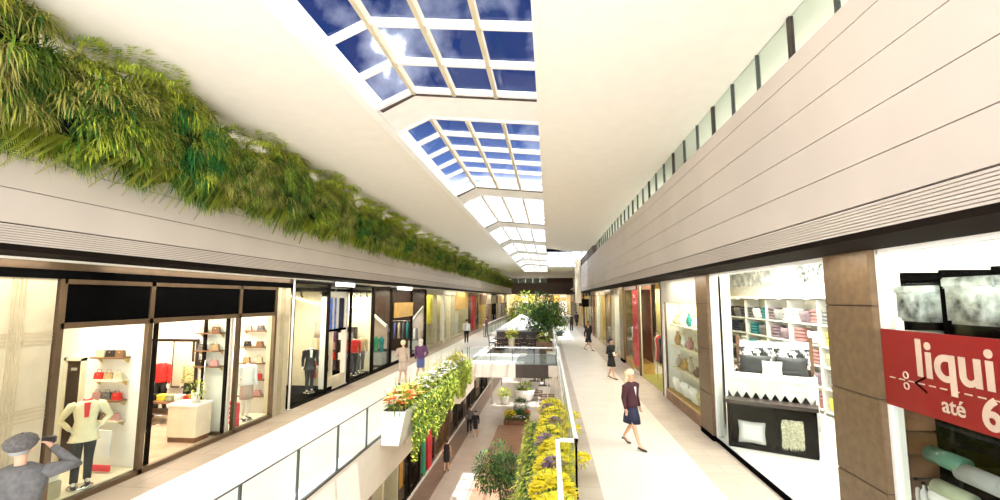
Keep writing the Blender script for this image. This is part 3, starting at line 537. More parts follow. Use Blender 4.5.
for s, (y, dx) in enumerate(((8.95, -.62), (11.15, -.62))):
    o = empty('glass_door', (XL - .1, y, 0), label=['left', 'right'][s] + ' open glass door of the first left shop with dark stiles', cat='door')
    for xx in (0, dx): MB().box(xx - .035, xx + .035, -.03, .03, .03, 3.0).build('stile', 'dark_bronze', o)
    MB().box(dx, 0, -.03, .03, .03, .12).build('bottom_rail', 'frame_bronze', o); MB().box(dx, 0, -.008, .008, .12, 3.0).build('pane', 'pane', o)
    MB().tube([(dx + .1, -.06, .9), (dx + .1, -.08, 1.4), (dx + .1, -.06, 1.9)], .015, 8).build('pull_handle', 'chrome', o)
o = empty('display_table', (-10.6, 12.3, .03), label='long striped display table seen through the square opening', cat='table')
MB().box(-1.0, .9, -.4, .3, .55, .6).build('table_top', 'wood_mid', o)
for x, y in ((-.95, -.35), (.85, -.35), (-.95, .25), (.85, .25)): MB().box(x - .03, x + .03, y - .03, y + .03, 0, .55).build('leg', 'wood_dark', o)
MB().box(-.95, .85, -.35, .25, .25, .28).build('lower_shelf', 'wood_mid', o)
for i in range(7):
    m = ['red_cloth', 'black_cloth', 'yellow', 'sage', 'white_cloth', 'red_cloth', 'grey_towel'][i]; o = empty('folded_clothes', (-11.45 + i * .27, 12.15, .63), label='%s folded clothes on the striped display table, %s from the left' % (cn[m], ORD[i] if i else 'first'), cat='clothes')
    for q in range(3): MB().bevbox(-.11, .11, -.1, .1, q * .055, q * .055 + .05, .015).build('fold', m, o)
for i, (x, y, m) in enumerate([(-11.6, 12.85, 'red_cloth'), (-10.7, 12.9, 'olive_pattern'), (-9.9, 12.8, 'pink')]):
    mann((x, y, .06), R(180), '%s dressed mannequin behind the striped display table' % cn[m], m, 'black_cloth')
o = empty('wall_mirror', (-11.6, 13.28, .8), label='dark framed mirror panel on the far wall of the first left shop', cat='mirror'); B(-.05, .65, -.04, 0, -.05, 1.45).build('frame', 'wood_dark', o); B(0, .6, -.05, -.04, 0, 1.4).build('panel', 'shop_cream', o)
o = empty('display_counter', (-8.8, 10.75, .03), label='cream counter with brown plinth inside the first left shop', cat='counter'); B(-.45, .3, -.25, .25, .12, .85).build('cabinet', 'shop_cream', o); B(-.43, .28, -.23, .23, 0, .12).build('plinth', 'wood_mid', o); B(-.48, .33, -.28, .28, .85, .9).build('counter_top', 'white_gloss', o)
def leafy(name, loc, label, cat, r, n, leaf, L=.16, w=.05, hang=.4, pot=None, seed=1, extra=None, group=None, zs=1.0, flowers=None, nf=0, fr=.05):
    rn = random.Random(seed); o = empty(name, loc, label=label, cat=cat, group=group); m = MB()
    r = r if isinstance(r, tuple) else (r, r, r * zs)
    for i in range(n):
        u = Vector((rn.gauss(0, 1), rn.gauss(0, 1), rn.gauss(0, 1))).normalized(); q = rn.uniform(.35, 1) ** .5
        p_ = Vector((u.x * r[0] * q, u.y * r[1] * q, u.z * r[2] * q)); m.mi = rn.randrange(len(leaf))
        d = u + Vector((rn.uniform(-.7, .7), rn.uniform(-.7, .7), rn.uniform(-.3, .7))); m.strip(p_, d, L * rn.uniform(.6, 1.3), w * rn.uniform(.7, 1.3), hang * rn.uniform(.3, 1), 3)
    m.mi = 0; m.build('foliage', leaf, o)
    if nf:
        f = MB()
        for i in range(nf):
            u = Vector((rn.gauss(0, 1), rn.gauss(0, 1), abs(rn.gauss(0, 1)) * 1.2)).normalized(); p_ = Vector((u.x * r[0], u.y * r[1], u.z * r[2])); f.mi = rn.randrange(len(flowers))
            k = rn.uniform(.7, 1.3) * fr
            for a in range(6):
                t = a * PI / 3 + rn.random(); f.strip(p_, (math.cos(t), math.sin(t), .6), k, k * .75, .35, 2)
        f.mi = 0; x = f.build('blossoms', flowers, o); x['kind'] = 'stuff'
    return o
o = leafy('potted_plant', (-8.75, 10.75, 1.25), 'small leafy plant on the cream counter of the first left shop', 'plant', .2, 90, ['leaf_mid', 'leaf_lime'], .12, .03); MB().lathe([(.08, -.32), (.11, -.1), (.1, -.1)], (0, 0, 0)).build('pot', 'shop_white', o)
for r_, z in enumerate((1.75, 2.15, 2.6)):
    shelfY(-9.15, -8.45, 11.29, z, '%s wall shelf right of the square opening' % ['lowest', 'middle', 'top'][r_], m='wood_mid')
    for i in range(2): m = bc[(r_ * 3 + i * 2) % 7]; bag((-9.0 + i * .35, 11.18, z), 0, m, '%s handbag on the %s wall shelf right of the opening, %s one' % (cn[m], ['lowest', 'middle', 'top'][r_], ['left', 'right'][i]), .7)
mann((-8.45, 12.25, .15), R(-120), 'headless mannequin in pale jacket and beige skirt in the narrow window beside the pilaster', 'white_cloth', 'beige_cloth', 'skirt')
struct('floor', B(-9.9, XL - .06, 11.4, 13.0, .03, .12), 'shop_cream', 'raised display floor of the narrow window')
o = empty('gift_box', (-8.42, 11.75, .12), R(-30), 'red striped box sign standing in the narrow shop window', 'box'); MB().bevbox(-.2, .2, -.05, .05, 0, .6, .01).build('box_body', 'red_box', o)
for q in range(4): B(-.16, .16, -.056, -.05, .1 + q * .12, .15 + q * .12).build('stripe', 'white_cloth', o)
for r_ in range(5):
    z = .6 + r_ * .48; shelfY(-9.3, -8.5, 13.28, z, '%s display shelf in the narrow window' % rn5[r_], .25, 'wood_mid')
    for i in range(2): m = bc[(r_ * 2 + i + 1) % 7]; bag((-9.12 + i * .4, 13.15, z), 0, m, '%s handbag on the %s shelf of the narrow window, %s one' % (cn[m], rn5[r_], ['left', 'right'][i]), .7)

# ---- shop B
frame('shopfront', XL, [13.98, 16.35, 18.3, 20.65], 4.05, 'black framed shopfront of the second left shop with curved cove lights', 'dark_bronze', .035, panes=(0, 2), sill=.05)
struct('wall_left', MB().box(-10.4, -8.32, 17.0, 17.1, 0, 4.1).box(-13.0, -8.25, 20.6, 20.68, 0, 4.1).box(-10.5, -10.4, 13.6, 17.1, 0, 4.1), 'shop_cream', 'cream backdrop walls of the second left shop windows')
struct('ceiling', MB().box(-10.4, XL - .05, 14, 17.0, 3.75, 3.85).box(-10.4, XL - .05, 17.15, 20.6, 3.75, 3.85), 'dark_bronze', 'dark ceiling of the second left shop windows')
struct('floor', MB().box(-10.4, XL - .06, 13.98, 17.0, .03, .16).box(-10.4, XL - .06, 18.4, 20.6, .03, .16), 'black_panel', 'black display floor of the second left shop windows')
for k_, (x0, x1, Y) in enumerate([(-10.3, -8.4, 16.96), (-9.2, -8.3, 20.56)]):
    m = MB(); pts = []
    for i in range(13):
        t = i / 12; pts.append((x0 + (x1 - x0) * t, Y, (3.66 - .42 * math.sin(PI / 2 * t)) if k_ == 0 else (3.05 + .5 * t * t)))
    m.tube(pts, .035, 8); tag(m.build('cove_strip', 'lit_warm'), '%s curved light strip in the second left shop' % ['left', 'right'][k_], 'light strip')
    for i in range(3): 
        x = x0 + .35 + i * .3; tag(MB().tube([(x, Y - .5, 3.75), (x, Y - .5, 3.62), (x + .03, Y - .45, 3.52)], .035, 8).build('spotlight', 'steel'), '%s spotlight above the %s cove strip of the second left shop' % (['left', 'middle', 'right'][i], ['left', 'right'][k_]), 'spotlight')
mann((-8.50, 15.75, .19), R(-140), 'headless mannequin in black tailcoat over white shirt in the second left shop window', 'black_cloth', 'black_cloth', scarf='white_cloth', coat=.78)
def jacket(loc, m, label, zc=3.75, rz=0, h=.7):
    o = empty('hanging_jacket', loc, rz, label, 'jacket'); MB().rings([(0, 0, zz, a_, b_) for zz, a_, b_ in ((0, .17, .07), (.3, .15, .06), (.58, .17, .06), (.7, .05, .04))], 12).build('cloth', m, o); MB().tube([(0, 0, .68), (0, 0, .86)], .006, 5).build('hanger', 'chrome', o); MB().tube([(0, 0, .86), (0, 0, zc - loc[2])], .004, 4).build('wire', 'steel', o)
for i, (x, m, z) in enumerate([(-8.95, 'red_cloth', .5), (-8.62, 'shop_tan', 1.35), (-8.48, 'maroon', .75), (-8.75, 'beige_cloth', 2.0)]):
    jacket((x, 16.75, z), m, '%s jacket hanging right of the tailcoat mannequin' % ['red', 'tan', 'dark red', 'beige'][i])
mann((-8.50, 19.45, .19), R(-150), 'headless mannequin in red jacket beside the banner entrance', 'red_cloth', 'black_cloth')
mann((-8.48, 20.15, .19), R(-150), 'headless mannequin in tan jacket right of the red one', 'shop_tan', 'grey_cloth')
o = empty('entrance_portal', (XL - .1, 16.4, 0), label='white entrance portal with a blue and a dark banner in the second left shop', cat='portal')
MB().box(-.2, 0, 0, .14, 0, 3.9).box(-.2, 0, 1.74, 1.86, 0, 3.9).box(-.2, 0, 0, 1.86, 3.55, 3.9).build('surround', 'shop_white', o)
MB().box(-.15, -.05, .18, .92, 2.3, 3.5).build('blue_banner', 'blue_screen', o); MB().box(-.15, -.05, 1.15, 1.6, 2.3, 3.5).build('dark_banner', 'navy', o); MB().box(-.15, -.05, .92, 1.15, 2.3, 3.55).box(-.15, -.05, 1.6, 1.74, 2.3, 3.55).build('mullion', 'shop_white', o); MB().box(-.15, 0, .14, 1.74, 2.22, 2.3).build('header', 'black_panel', o)
B(-.1, -.02, .14, 1.74, 0, .5).build('threshold_panel', 'shop_cream', o)
struct('floor', B(-13, XL - .06, 17.1, 18.4, .03, .05), 'shop_floor_pale', 'pale entrance floor of the second left shop')
o = empty('shelving_unit', (-10.15, 20.3, .16), label='dark shelving unit with clothes seen through the banner entrance', cat='shelving unit')
for x in (0, .42, .84, 1.26): B(x, x + .03, 0, .28, 0, 2.0).build('upright', 'wood_dark', o)
for z in (0.05, .5, .95, 1.4, 1.97): B(0, 1.29, 0, .28, z, z + .03).build('shelf_board', 'wood_dark', o)
B(0, 1.29, .26, .28, 0, 2.0).build('back_panel', 'mauve', o)
for r_, z in enumerate((.53, .98, 1.43)):
    for i in range(3):
        m = ['red_cloth', 'white_cloth', 'blue_cloth', 'pink', 'black_cloth', 'red_cloth', 'purple_cloth', 'white_cloth', 'grey_towel'][r_ * 3 + i]
        o = empty('folded_clothes', (-9.92 + i * .42, 20.38, z + .165), label='%s clothes pile on the %s row of the dark shelving unit, %s one' % (cn[m], ['lowest', 'middle', 'top'][r_], ['left', 'middle', 'right'][i]), cat='clothes')
        for q in range(4): MB().bevbox(-.15, .15, -.1, .1, q * .08, q * .08 + .07, .02).build('fold', m, o)
for y, w_, lb in ((16.5, 1.75, 'white lit box above the second left shop entrance'), (23.6, 2.6, 'white lit box above the dark gabled shop entrance')):
    o = empty('light_box', (XL + .02, y, 3.93), label=lb, cat='light box'); hs = B(0, .15, 0, w_, 0, .19).build('housing', 'chrome', o); B(.15, .16, .03, w_ - .03, .02, .17).build('diffuser', 'lit_white', hs)

# ---- shop C: dark gabled
frame('shopfront', XL, [20.75, 23.2, 26.8, 29.9], 4.05, 'dark bronze shopfront of the gabled shop with gold sign', 'dark_bronze', .08, panes=(0, 2), sill=.15)
struct('wall_left', MB().box(-10.2, XL - .08, 23.2, 23.3, 0, 4.1).box(-12.5, XL - .05, 29.85, 29.95, 0, 4.1).box(-12.5, -12.4, 20.7, 29.9, 0, 4.1).box(-8.5, XL - .08, 23.3, 26.8, 2.45, 4.05), 'wood_dark', 'dark wood walls of the gabled shop')
o = empty('gold_sign', (XL + .05, 23.5, 2.45), label='plain gold sign box over the dark gabled shop entrance', cat='sign'); MB().bevbox(0, .12, 0, 3.0, 0, .8, .01).build('sign_face', 'gold_sign', o); MB().box(-.05, 0, .1, 2.9, .05, .75).build('sign_backing', 'brass', o)
for k_, (x0, x1, Y, za, zb_) in enumerate([(-9.5, -8.35, 23.15, 2.95, 2.0), (-9.1, -8.3, 29.8, 1.9, 2.9)]):
    o = empty('gable_display', (x0, Y, 0), label='%s pale gable shaped display in the dark shop' % ['left', 'right'][k_], cat='display')
    wpart(o, MB().prism([(x0, .9), (x1, .9), (x1, zb_), (x0, za)], 'Y', Y - .04, Y), 'gable_panel', 'beige_cloth'); wpart(o, MB().prism([(x0, za), (x1, zb_), (x1, zb_ + .1), (x0, za + .1)], 'Y', Y - .3, Y), 'roof_edge', 'shop_white'); wpart(o, B(x0, x1, Y - .7, Y - .05, .16, .75), 'plinth', 'grey_towel')
    n = 4
    for i in range(n):
        m = [['white_cloth', 'blue_cloth', 'green_cloth', 'teal'], ['black_cloth', 'white_cloth', 'grey_cloth', 'beige_cloth']][k_][i]
        q = empty('garment', (x0 + .15 + i * (x1 - x0 - .3) / (n - 1), Y - .4, .76), 0, '%s garment on a bust in the %s gable window of the dark shop' % (cn[m], ['left', 'right'][k_]), 'garment')
        MB().rings([(0, 0, z_, a_, .09) for z_, a_ in ((0.04, .12), (.3, .11), (.55, .13), (.65, .15), (.72, .05), (.78, .045))], 10).build('bust', m, q); MB().tube([(0, 0, 0), (0, 0, .05)], .06, 8).build('stand', 'steel', q)
for i in range(6):
    m = ['red_cloth', 'white_cloth', 'blue_cloth', 'cream', 'grey_cloth', 'teal'][i]; q = empty('garment', (-10.6 + i * .28, 29.2, .9), PI / 2, '%s garment on the rail deep in the gabled shop' % cn[m], 'garment')
    MB().rings([(0, 0, z_, a_, .07) for z_, a_ in ((0, .2), (.5, .17), (.9, .2), (1.0, .05))], 10).build('cloth', m, q); MB().tube([(0, 0, 1.0), (0, 0, 1.12)], .01, 5).build('hanger', 'chrome', q)
o = empty('clothes_rail', (-10.8, 29.2, 0), label='clothes rail deep in the gabled shop', cat='clothes rail'); MB().tube([(0, 0, 0.03), (0, 0, 2.02), (1.8, 0, 2.02), (1.8, 0, .03)], .02, 8).build('rail', 'chrome', o)

# ---- shops D.. : slab storefront modules
def module(y0, y1, X, side, mw, mp, label, sign=None, cols=(), mdoor='shop_white', group=None, items=()):
    o = empty('shopfront', (X, y0, 0), label=label, cat='shopfront', group=group); L = y1 - y0; s = side
    def bx_(x0, x1, a, b, z0, z1, n, m): B(min(x0 * s, x1 * s), max(x0 * s, x1 * s), a, b, z0, z1).build(n, m, o)
    bx_(-1.5, -1.4, 0, L, 0, 4.1, 'back_panel', mw); bx_(-1.4, 0, 0, .12, 0, 4.1, 'side_panel', mp); bx_(-1.4, 0, L - .12, L, 0, 4.1, 'side_panel', mp)
    bx_(-.1, 0, .12, L - .12, 0, .25, 'plinth', mp); bx_(-.1, 0, .12, L - .12, 3.75, 4.1, 'header', mp)
    bx_(-.04, -.03, .12, L - .12, .25, 3.75, 'pane', 'pane')
    for c, w, m in cols: bx_(-.25, .03, c * L - w / 2, c * L + w / 2, 0, 4.0, 'pilaster', m)
    if sign: bx_(-.05, .12, sign[0] * L, sign[1] * L, sign[2], sign[3], 'sign_box', sign[4])
    for c, w, z0, z1, m in items: bx_(-1.1, -.6, c * L - w / 2, c * L + w / 2, z0, z1, 'display_panel', m)
    return o
module(30.0, 35.6, XL, 1, 'shop_cream', 'cream', 'cream shopfront with a tall yellow panel, right of the dark gabled shop', cols=((.5, .15, 'cream'), (.93, .3, 'shop_white')), items=((.28, .6, .3, 3.0, 'gold_wall'), (.7, 1.1, 1.6, 4, 'yellow')))
module(35.6, 39.3, XL, 1, 'shop_white', 'cream', 'white shopfront with a blind panel behind the walking man', cols=((.5, .12, 'shop_cream'),), items=((.25, .7, 0, 2.2, 'beige_cloth'), (.75, .6, .2, 1.6, 'shop_tan')))
module(39.3, 46, XL, 1, 'shop_cream', 'cream', 'cream shopfront under the second gold sign box', sign=(.1, .92, 2.5, 4.0, 'gold_sign'), items=((.5, 3, .2, 2.2, 'shop_white'), (.3, .5, .1, 1.8, 'beige_cloth')))
module(46, 53, XL, 1, 'wood_mid', 'wood_dark', 'brown shopfront with tall red banner', cols=((.55, 1.4, 'red_box'),), items=((.2, .8, .2, 2, 'gold_wall'),))
nm = ['orange topped', 'white and brown', 'dark bronze', 'pale stone', 'dark walnut', 'brown and cream']
for i, (w, pm, dm) in enumerate([('shop_cream', 'gold_wall', 'wood_mid'), ('shop_white', 'wood_mid', 'cream'), ('wood_dark', 'dark_bronze', 'cream'), ('grey_towel', 'shop_tan', 'wood_dark'), ('wood_dark', 'wood_dark', 'gold_wall'), ('shop_cream', 'wood_mid', 'cream')]):
    a = 53 + i * 6; module(a, a + 6, XL, 1, w, pm, '%s shopfront far along the left walkway' % nm[i], sign=(.15, .85, 2.7, 3.9, dm), cols=((.5, .3, pm),), items=((.25, 1, .2, 2.2, 'shop_white'), (.75, .8, .2, 1.9, 'beige_cloth')), group='far left shopfronts')
# ================================================================ RIGHT SHOPS
XR = 4.1
def column(y0, y1, label, zs):
    o = empty('tiled_column', (XR, y0, 0), label=label, cat='column'); m = MB(); zz = [0.12] + zs + [4.12]
    for a, b in zip(zz, zz[1:]): m.bevbox(-.12, .02, 0, y1 - y0, a + .006, b - .006, .008)
    m.build('tiles', 'col_tile', o); B(-.10, .0, .01, y1 - y0 - .01, .12, 4.12).build('core', 'groove', o); B(.02, .14, 0.0, y1 - y0, .12, 4.12).build('white_lining', 'shop_white', o); B(-.13, .05, -.01, y1 - y0 + .01, 0, .12).build('dark_base', 'black_panel', o); return o
column(6.15, 7.1, 'wide brown tiled column between the red sale banner and the bedding window', [1.17, 2.27, 3.4])
column(12.1, 13.0, 'narrower brown tiled column left of the bedding window', [1.1, 2.2, 3.35])
frame('shopfront', XR, [-2.5, 1.6, 6.12], 4.12, 'white framed shop window carrying the red sale banner', 'white_frame', .025, .08, sill=.08)
frame('shopfront', XR, [7.12, 12.08], 4.12, 'white framed bedding shop window between the brown columns', 'white_frame', .03, .08, sill=.1)
tag(B(XR - .06, XR - .02, 7.12, 12.08, 0, .10).build('dark_plinth', 'black_panel'), 'dark base strip below the bedding window', 'plinth')
# sale banner
bn = empty('sale_banner', (XR - .08, 6.09, 0), label='red sale banner reading liqui and até 6 on the shop glass', cat='banner')
bn.rotation_euler = (0, 0, 0)
MB().box(0, .02, -3.2, 0, 2.24, 3.13).build('banner_sheet', 'red_sign', bn)
def text(s, size, loc, m, parent, rot, name='lettering', ext=.003, bold=0):
    c = bpy.data.curves.new('t', 'FONT'); c.body = s; c.size = size; c.extrude = ext; c.offset = bold
    t = bpy.data.objects.new('t', c); COL.objects.link(t); dg = bpy.context.evaluated_depsgraph_get(); me = bpy.data.meshes.new_from_object(t.evaluated_get(dg)); bpy.data.objects.remove(t)
    me.materials.clear(); me.materials.append(M[m]); o = bpy.data.objects.new(name, me); COL.objects.link(o); o.parent = parent; o.location = loc; o.rotation_euler = rot; return o
# facing -X : text x axis -> -Y, text y axis -> +Z
rt = (PI / 2, 0, -PI / 2)
text('liqui', .56, (-.006, -.50, 2.66), 'sign_letter', bn, rt, bold=.012)
text('até', .22, (-.006, -.80, 2.34), 'sign_letter', bn, rt, bold=.003)
text('6', .40, (-.006, -1.24, 2.30), 'sign_letter', bn, rt, bold=.012)
d = MB()
for i in range(22): d.box(-.008, 0, -.1 - i * .14 - .08, -.1 - i * .14, 2.565, 2.578)
d.build('cut_line', 'sign_letter', bn)
sc_ = MB()
for a in (.5, -.5):
    sc_.prism([(-.48 + math.cos(a) * t + math.sin(a) * w, 2.57 + math.sin(a) * t * 1.0 + w * .9) for t, w in ((-.02, -.012), (.0, .012), (-.16, .012), (-.16, -.012))], 'X', -.012, -.002)
sc_.build('scissor_blade', 'black_panel', bn)
for zc in (2.63, 2.51): MB().tube([(-.008, -.35 + .035 * math.cos(t * PI / 6), zc + .035 * math.sin(t * PI / 6)) for t in range(13)], .008, 6, cap=False).build('scissor_handle', 'sign_letter', bn)
# interior near window
struct('wall_right', B(6.6, 6.7, -3, 7.0, 0, 5.0), 'shop_white', 'white wall behind the sale window')
struct('ceiling', B(4.2, 6.6, -3, 6.1, 4.6, 4.7), 'shop_white', 'white ceiling behind the sale window')
o = empty('display_unit', (4.6, 5.35, .08), label='tall black display unit behind the red sale banner', cat='shelving unit')
for y in (-.9, -.1, .55, 1.15): MB().box(0, .55, y - .03, y + .03, 0, 3.75).build('upright', 'black_panel', o)
for z in (.4, .95, 1.5, 2.0, 2.6, 3.1): MB().box(0.02, .55, -.9, 1.15, z, z + .03).build('shelf_board', 'black_panel', o)
MB().box(.52, .55, -.9, 1.15, 0, 3.75).build('back_panel', 'wood_dark', o)
def cushion(loc, rz, m, label, s=(.22, .09, .22), group=None, tilt=-.25, name='cushion'):
    o = empty(name, loc, rz, label, 'cushion', group); mb = MB(); n = 8
    for sgn in (1, -1):
        vs = []; 
        for i in range(n + 1):
            for j in range(n + 1):
                u, v = i / n * 2 - 1, j / n * 2 - 1; t = (1 - u ** 4) * (1 - v ** 4); pin = 1 - .08 * (1 - abs(u * v)); vs.append((u * s[0] * pin, sgn * s[1] * t ** .5, s[2] + v * s[2] * pin))
        f = [(i * (n + 1) + j, (i + 1) * (n + 1) + j, (i + 1) * (n + 1) + j + 1, i * (n + 1) + j + 1) for i in range(n) for j in range(n)]
        mb.add(vs, f if sgn < 0 else [x[::-1] for x in f], True)
    c = mb.build('cover', m, o); c.rotation_euler = (tilt, 0, 0); return o
for (y, z, w, h, m, lb) in [(5.55, 3.15, .5, .42, 'art_grey', 'silver quilted box high on the black display unit, left one'), (4.75, 3.15, .62, .5, 'art_grey', 'silver quilted box high on the black display unit, right one'), (5.6, 2.66, .4, .35, 'art_white', 'black and white patterned textile bag above the banner'), (4.7, 2.66, .45, .3, 'cream', 'cream box beside the patterned bag')]:
    o = empty('fabric_box', (4.57, y + .65, z + .06), label=lb, cat='box'); MB().bevbox(-.12, .35, -w / 2, w / 2, 0, h, .04).build('box_body', m, o); MB().bevbox(-.13, .36, -w / 2 - .01, w / 2 + .01, h * .8, h + .02, .02).build('lid', m, o)
for i in range(4):
    o = empty('drawer_box', (4.50, 6.5, 1.02 + i * .28), label='brown leather drawer box below the banner, %s of its stack' % ['lowest', 'second from bottom', 'third from bottom', 'topmost'][i], cat='box'); MB().bevbox(-.1, .25, -.13, .13, 0, .26, .015).build('box_body', 'wood_mid', o); B(-.115, -.1, -.04, .04, .12, .14).build('handle', 'brass', o)
for i, (y, z, m, lb) in enumerate([(5.3, 1.56, 'glass_green', 'green rolled towel lying on top below the banner'), (5.25, 1.2, 'sage', 'sage folded towel under the green roll'), (4.9, 1.5, 'grey_towel', 'grey rolled towel right of the green roll')]):
    o = empty('towel', (4.6, y + .65, z), label=lb, cat='towel'); MB().tube([(-.1, -.25, .1), (-.1, .2, .1)], .1, 14).build('roll', m, o); MB().tube([(-.1, -.252, .1), (-.1, -.26, .1)], .06, 12).build('roll_end', m, o)
for i, y in enumerate((5.75, 5.62)):
    o = empty('bottle', (4.47, y + .65, .98), label=['left', 'right'][i] + ' small white bottle beside the drawer boxes', cat='bottle'); MB().lathe([(.04, 0), (.045, .12), (.04, .2), (.015, .24), (.015, .28)], n=12).build('glass_body', 'white_gloss', o); MB().lathe([(.018, .28), (.018, .31)], n=10).build('cap', 'black_panel', o)
for i in range(3): cushion((4.50, 5.95 - i * .36, .98), PI / 2, ['white_cloth', 'olive_pattern', 'cream'][i], '%s cushion low on the black display unit' % ['white', 'olive patterned', 'cream'][i], (.2, .08, .16))
# art
def art(y0, y1, z0, z1, X, m, label):
    o = empty('wall_art', (X, y0, z0), label=label, cat='picture'); B(-.04, 0, 0, y1 - y0, 0, z1 - z0).build('canvas', m, o); return o
art(18.8, 22.4, 4.0, 4.95, 8.58, 'art_white', 'grey and white picture high on the bedding shop wall, farther one'); art(13.4, 16.8, 4.0, 4.95, 8.58, 'art_grey', 'grey green hand picture high on the bedding shop wall, nearer one')
art(7.1, 8.2, 4.15, 4.9, 8.58, 'art_grey', 'grey picture high on the wall right of the wide column')
# bedding shelving
sh = empty('wall_shelving', (8.0, 12.8, .08), label='long white shelving along the back wall of the bedding shop', cat='shelving unit')
yb = [0, 1.9, 3.6, 5.2, 7.0, 8.9]; zr_ = [.15, .8, 1.42, 2.02, 2.64]
B(.53, .58, 0, 8.9, 0, 3.35).build('back_board', 'shop_white', sh)
for y in yb: B(0, .55, y - .04, y + .04, 0, 3.35).build('upright', 'white_gloss', sh)
for z in zr_: B(0, .55, 0, 8.9, z - .05, z).build('shelf_board', 'white_gloss', sh)
B(-.15, .58, -.3, 9.2, 3.4, 3.5).build('light_pelmet', 'white_gloss', sh)
for i in range(5): MB().tube([(.1, .9 + i * 1.75, 3.40), (.1, .9 + i * 1.75, 3.38)], .08, 14).build('downlight', 'lit_white', sh)
pal = [['yellow', 'olive_pattern', 'yellow', 'grey_towel', 'olive_pattern'], ['pink', 'mauve', 'pink', 'white_cloth', 'pink'], ['mauve', 'grey_towel', 'cream', 'mauve', 'white_cloth'], ['teal', 'white_cloth', 'sage', 'grey_cloth', 'teal'], ['navy', 'grey_cloth', 'white_cloth', 'black_cloth', 'navy']]
bayn = ['nearest', 'second nearest', 'middle', 'second farthest', 'farthest']; rown = ['lowest', 'second lowest', 'middle', 'second highest', 'top']
for b_ in range(5):
    for r_, z in enumerate(zr_):
        for q in range(3 if r_ == 4 else 2):
            y = 12.8 + yb[b_] + (yb[b_ + 1] - yb[b_]) * ((q + .5) / (3 if r_ == 4 else 2)); m = pal[b_][(q * 2 + r_) % 5]; w = ['right', 'middle', 'left'][q] if r_ == 4 else ['right', 'left'][q]
            lb = '%s %%s on the %s shelf of the %s bay, %s one' % (cn[m], rown[r_], bayn[b_], w)
            if (r_ + q) % 2 == 0:
                o = empty('towel_stack', (8.22, y, z + .08), label=lb % 'towel stack', cat='towels', group='towel stacks on the bedding shelving'); mb = MB()
                for k in range(4): mb.bevbox(-.18, .18, -.27, .27, k * .11, k * .11 + .10, .04)
                mb.build('towels', m, o)
            else: cushion((8.15, y, z + .08), PI / 2, m, lb % 'cushion', (.30, .10, .2), 'cushions on the bedding shelving')
# bed (turned towards the window)
bd = empty('bed', (4.24, 11.6, .1), R(-28), label='black and white dressed display bed in the bedding shop window', cat='bed')
# local: +x along the foot (to the right), +y towards the head
Wd, Ln = 1.62, 1.75; bd.scale = (1, 1, 1.16)
MB().bevbox(0, Wd, .35, Ln + .35, .12, .95, .05).build('bed_base', 'black_satin', bd)
MB().bevbox(-.05, Wd + .05, .3, Ln + .35, .9, 1.25, .12).build('duvet', 'black_satin', bd)
mb = MB(); n = 24
zz = lambda x: 1.26
mb.box(-.06, Wd + .06, .75, 1.35, 1.25, 1.28)
mb.box(-.07, Wd + .07, .26, .32, 1.02, 1.27)
for i in range(9):
    x0 = -.07 + i * (Wd + .14) / 9; x1 = x0 + (Wd + .14) / 9; mb.prism([(x0, 1.03), (x1, 1.03), ((x0 + x1) / 2, .88)], 'Y', .25, .3)
mb.box(-.07, Wd + .07, .26, .8, 1.25, 1.275)
l_ = mb.build('lace_throw', 'lace', bd)
MB().bevbox(Wd + .0, Wd + .12, .5, Ln + .3, .3, 1.27, .05).build('side_drape', 'white_cloth', bd)
MB().bevbox(-.12, .0, .5, Ln + .3, .3, 1.2, .05).build('side_drape', 'black_satin', bd)
hb = MB().box(-.05, Wd + .05, Ln + .36, Ln + .44, .1, 1.9).build('headboard', 'wood_dark', bd)
for x in (-.03, Wd + .03): MB().box(x - .04, x + .04, Ln + .34, Ln + .46, 0, 2.05).build('bed_post', 'wood_mid', bd)
def pil(x, y, z, m, label, s, tilt=-.35): 
    p_ = Matrix.Rotation(R(-28), 3, 'Z') @ Vector((x, y, 0)); return cushion((4.24 + p_.x, 11.6 + p_.y, z), R(-28), m, label, s, tilt=tilt)
for i in range(3): pil(.28 + i * .53, 1.93, 1.78, 'lace', '%s large white pillow at the head of the display bed' % ['left', 'middle', 'right'][i], (.28, .10, .30))
M['damask'] = mat('damask', (.3, .3, .3), .7, var=.95, scale=9); 
for n_ in M['damask'].node_tree.nodes:
    if n_.type == 'VALTORGB': n_.color_ramp.elements[0].position = .48; n_.color_ramp.elements[1].position = .52; n_.color_ramp.elements[0].color = (.01, .01, .01, 1); n_.color_ramp.elements[1].color = (.85, .83, .8, 1)
for i in range(2): pil(.42 + i * .8, 1.62, 1.72, 'damask', '%s black and white damask pillow on the display bed' % ['left', 'right'][i], (.39, .10, .26))
for i in range(2): pil(.42 + i * .8, 1.35, 1.55, 'black_satin', '%s black satin pillow on the display bed' % ['left', 'right'][i], (.36, .12, .25))
pil(.82, 1.05, 1.55, 'white_cloth', 'small white cushion in front of the black satin pillows', (.22, .10, .20))
bb = empty('foot_bench', (4.24, 11.6, .1), R(-28), label='black open foot bench in front of the display bed', cat='bench')
MB().box(-.1, Wd + .1, -.25, .2, .98, 1.06).build('bench_top', 'wood_dark', bb); MB().box(-.05, Wd + .05, -.2, .18, 0, .08).build('bottom_board', 'black_panel', bb); B(-.05, Wd + .05, .15, .2, .08, .98).build('back_board', 'black_panel', bb)
for x in (-.05, Wd * .5, Wd): B(x, x + .06, -.22, .2, .05, .98).build('upright', 'black_panel', bb)
pil(.42, -.08, .2, 'white_cloth', 'white fringed cushion inside the black foot bench', (.28, .1, .24), tilt=-.2)
o = empty('fur_throw', (4.24, 11.6, 0), R(-28), label='cream shaggy fur throw hanging in the right half of the foot bench', cat='throw')
rn = random.Random(3); m = MB(); m.bevbox(1.02, 1.42, -.16, .04, .25, .80, .04)
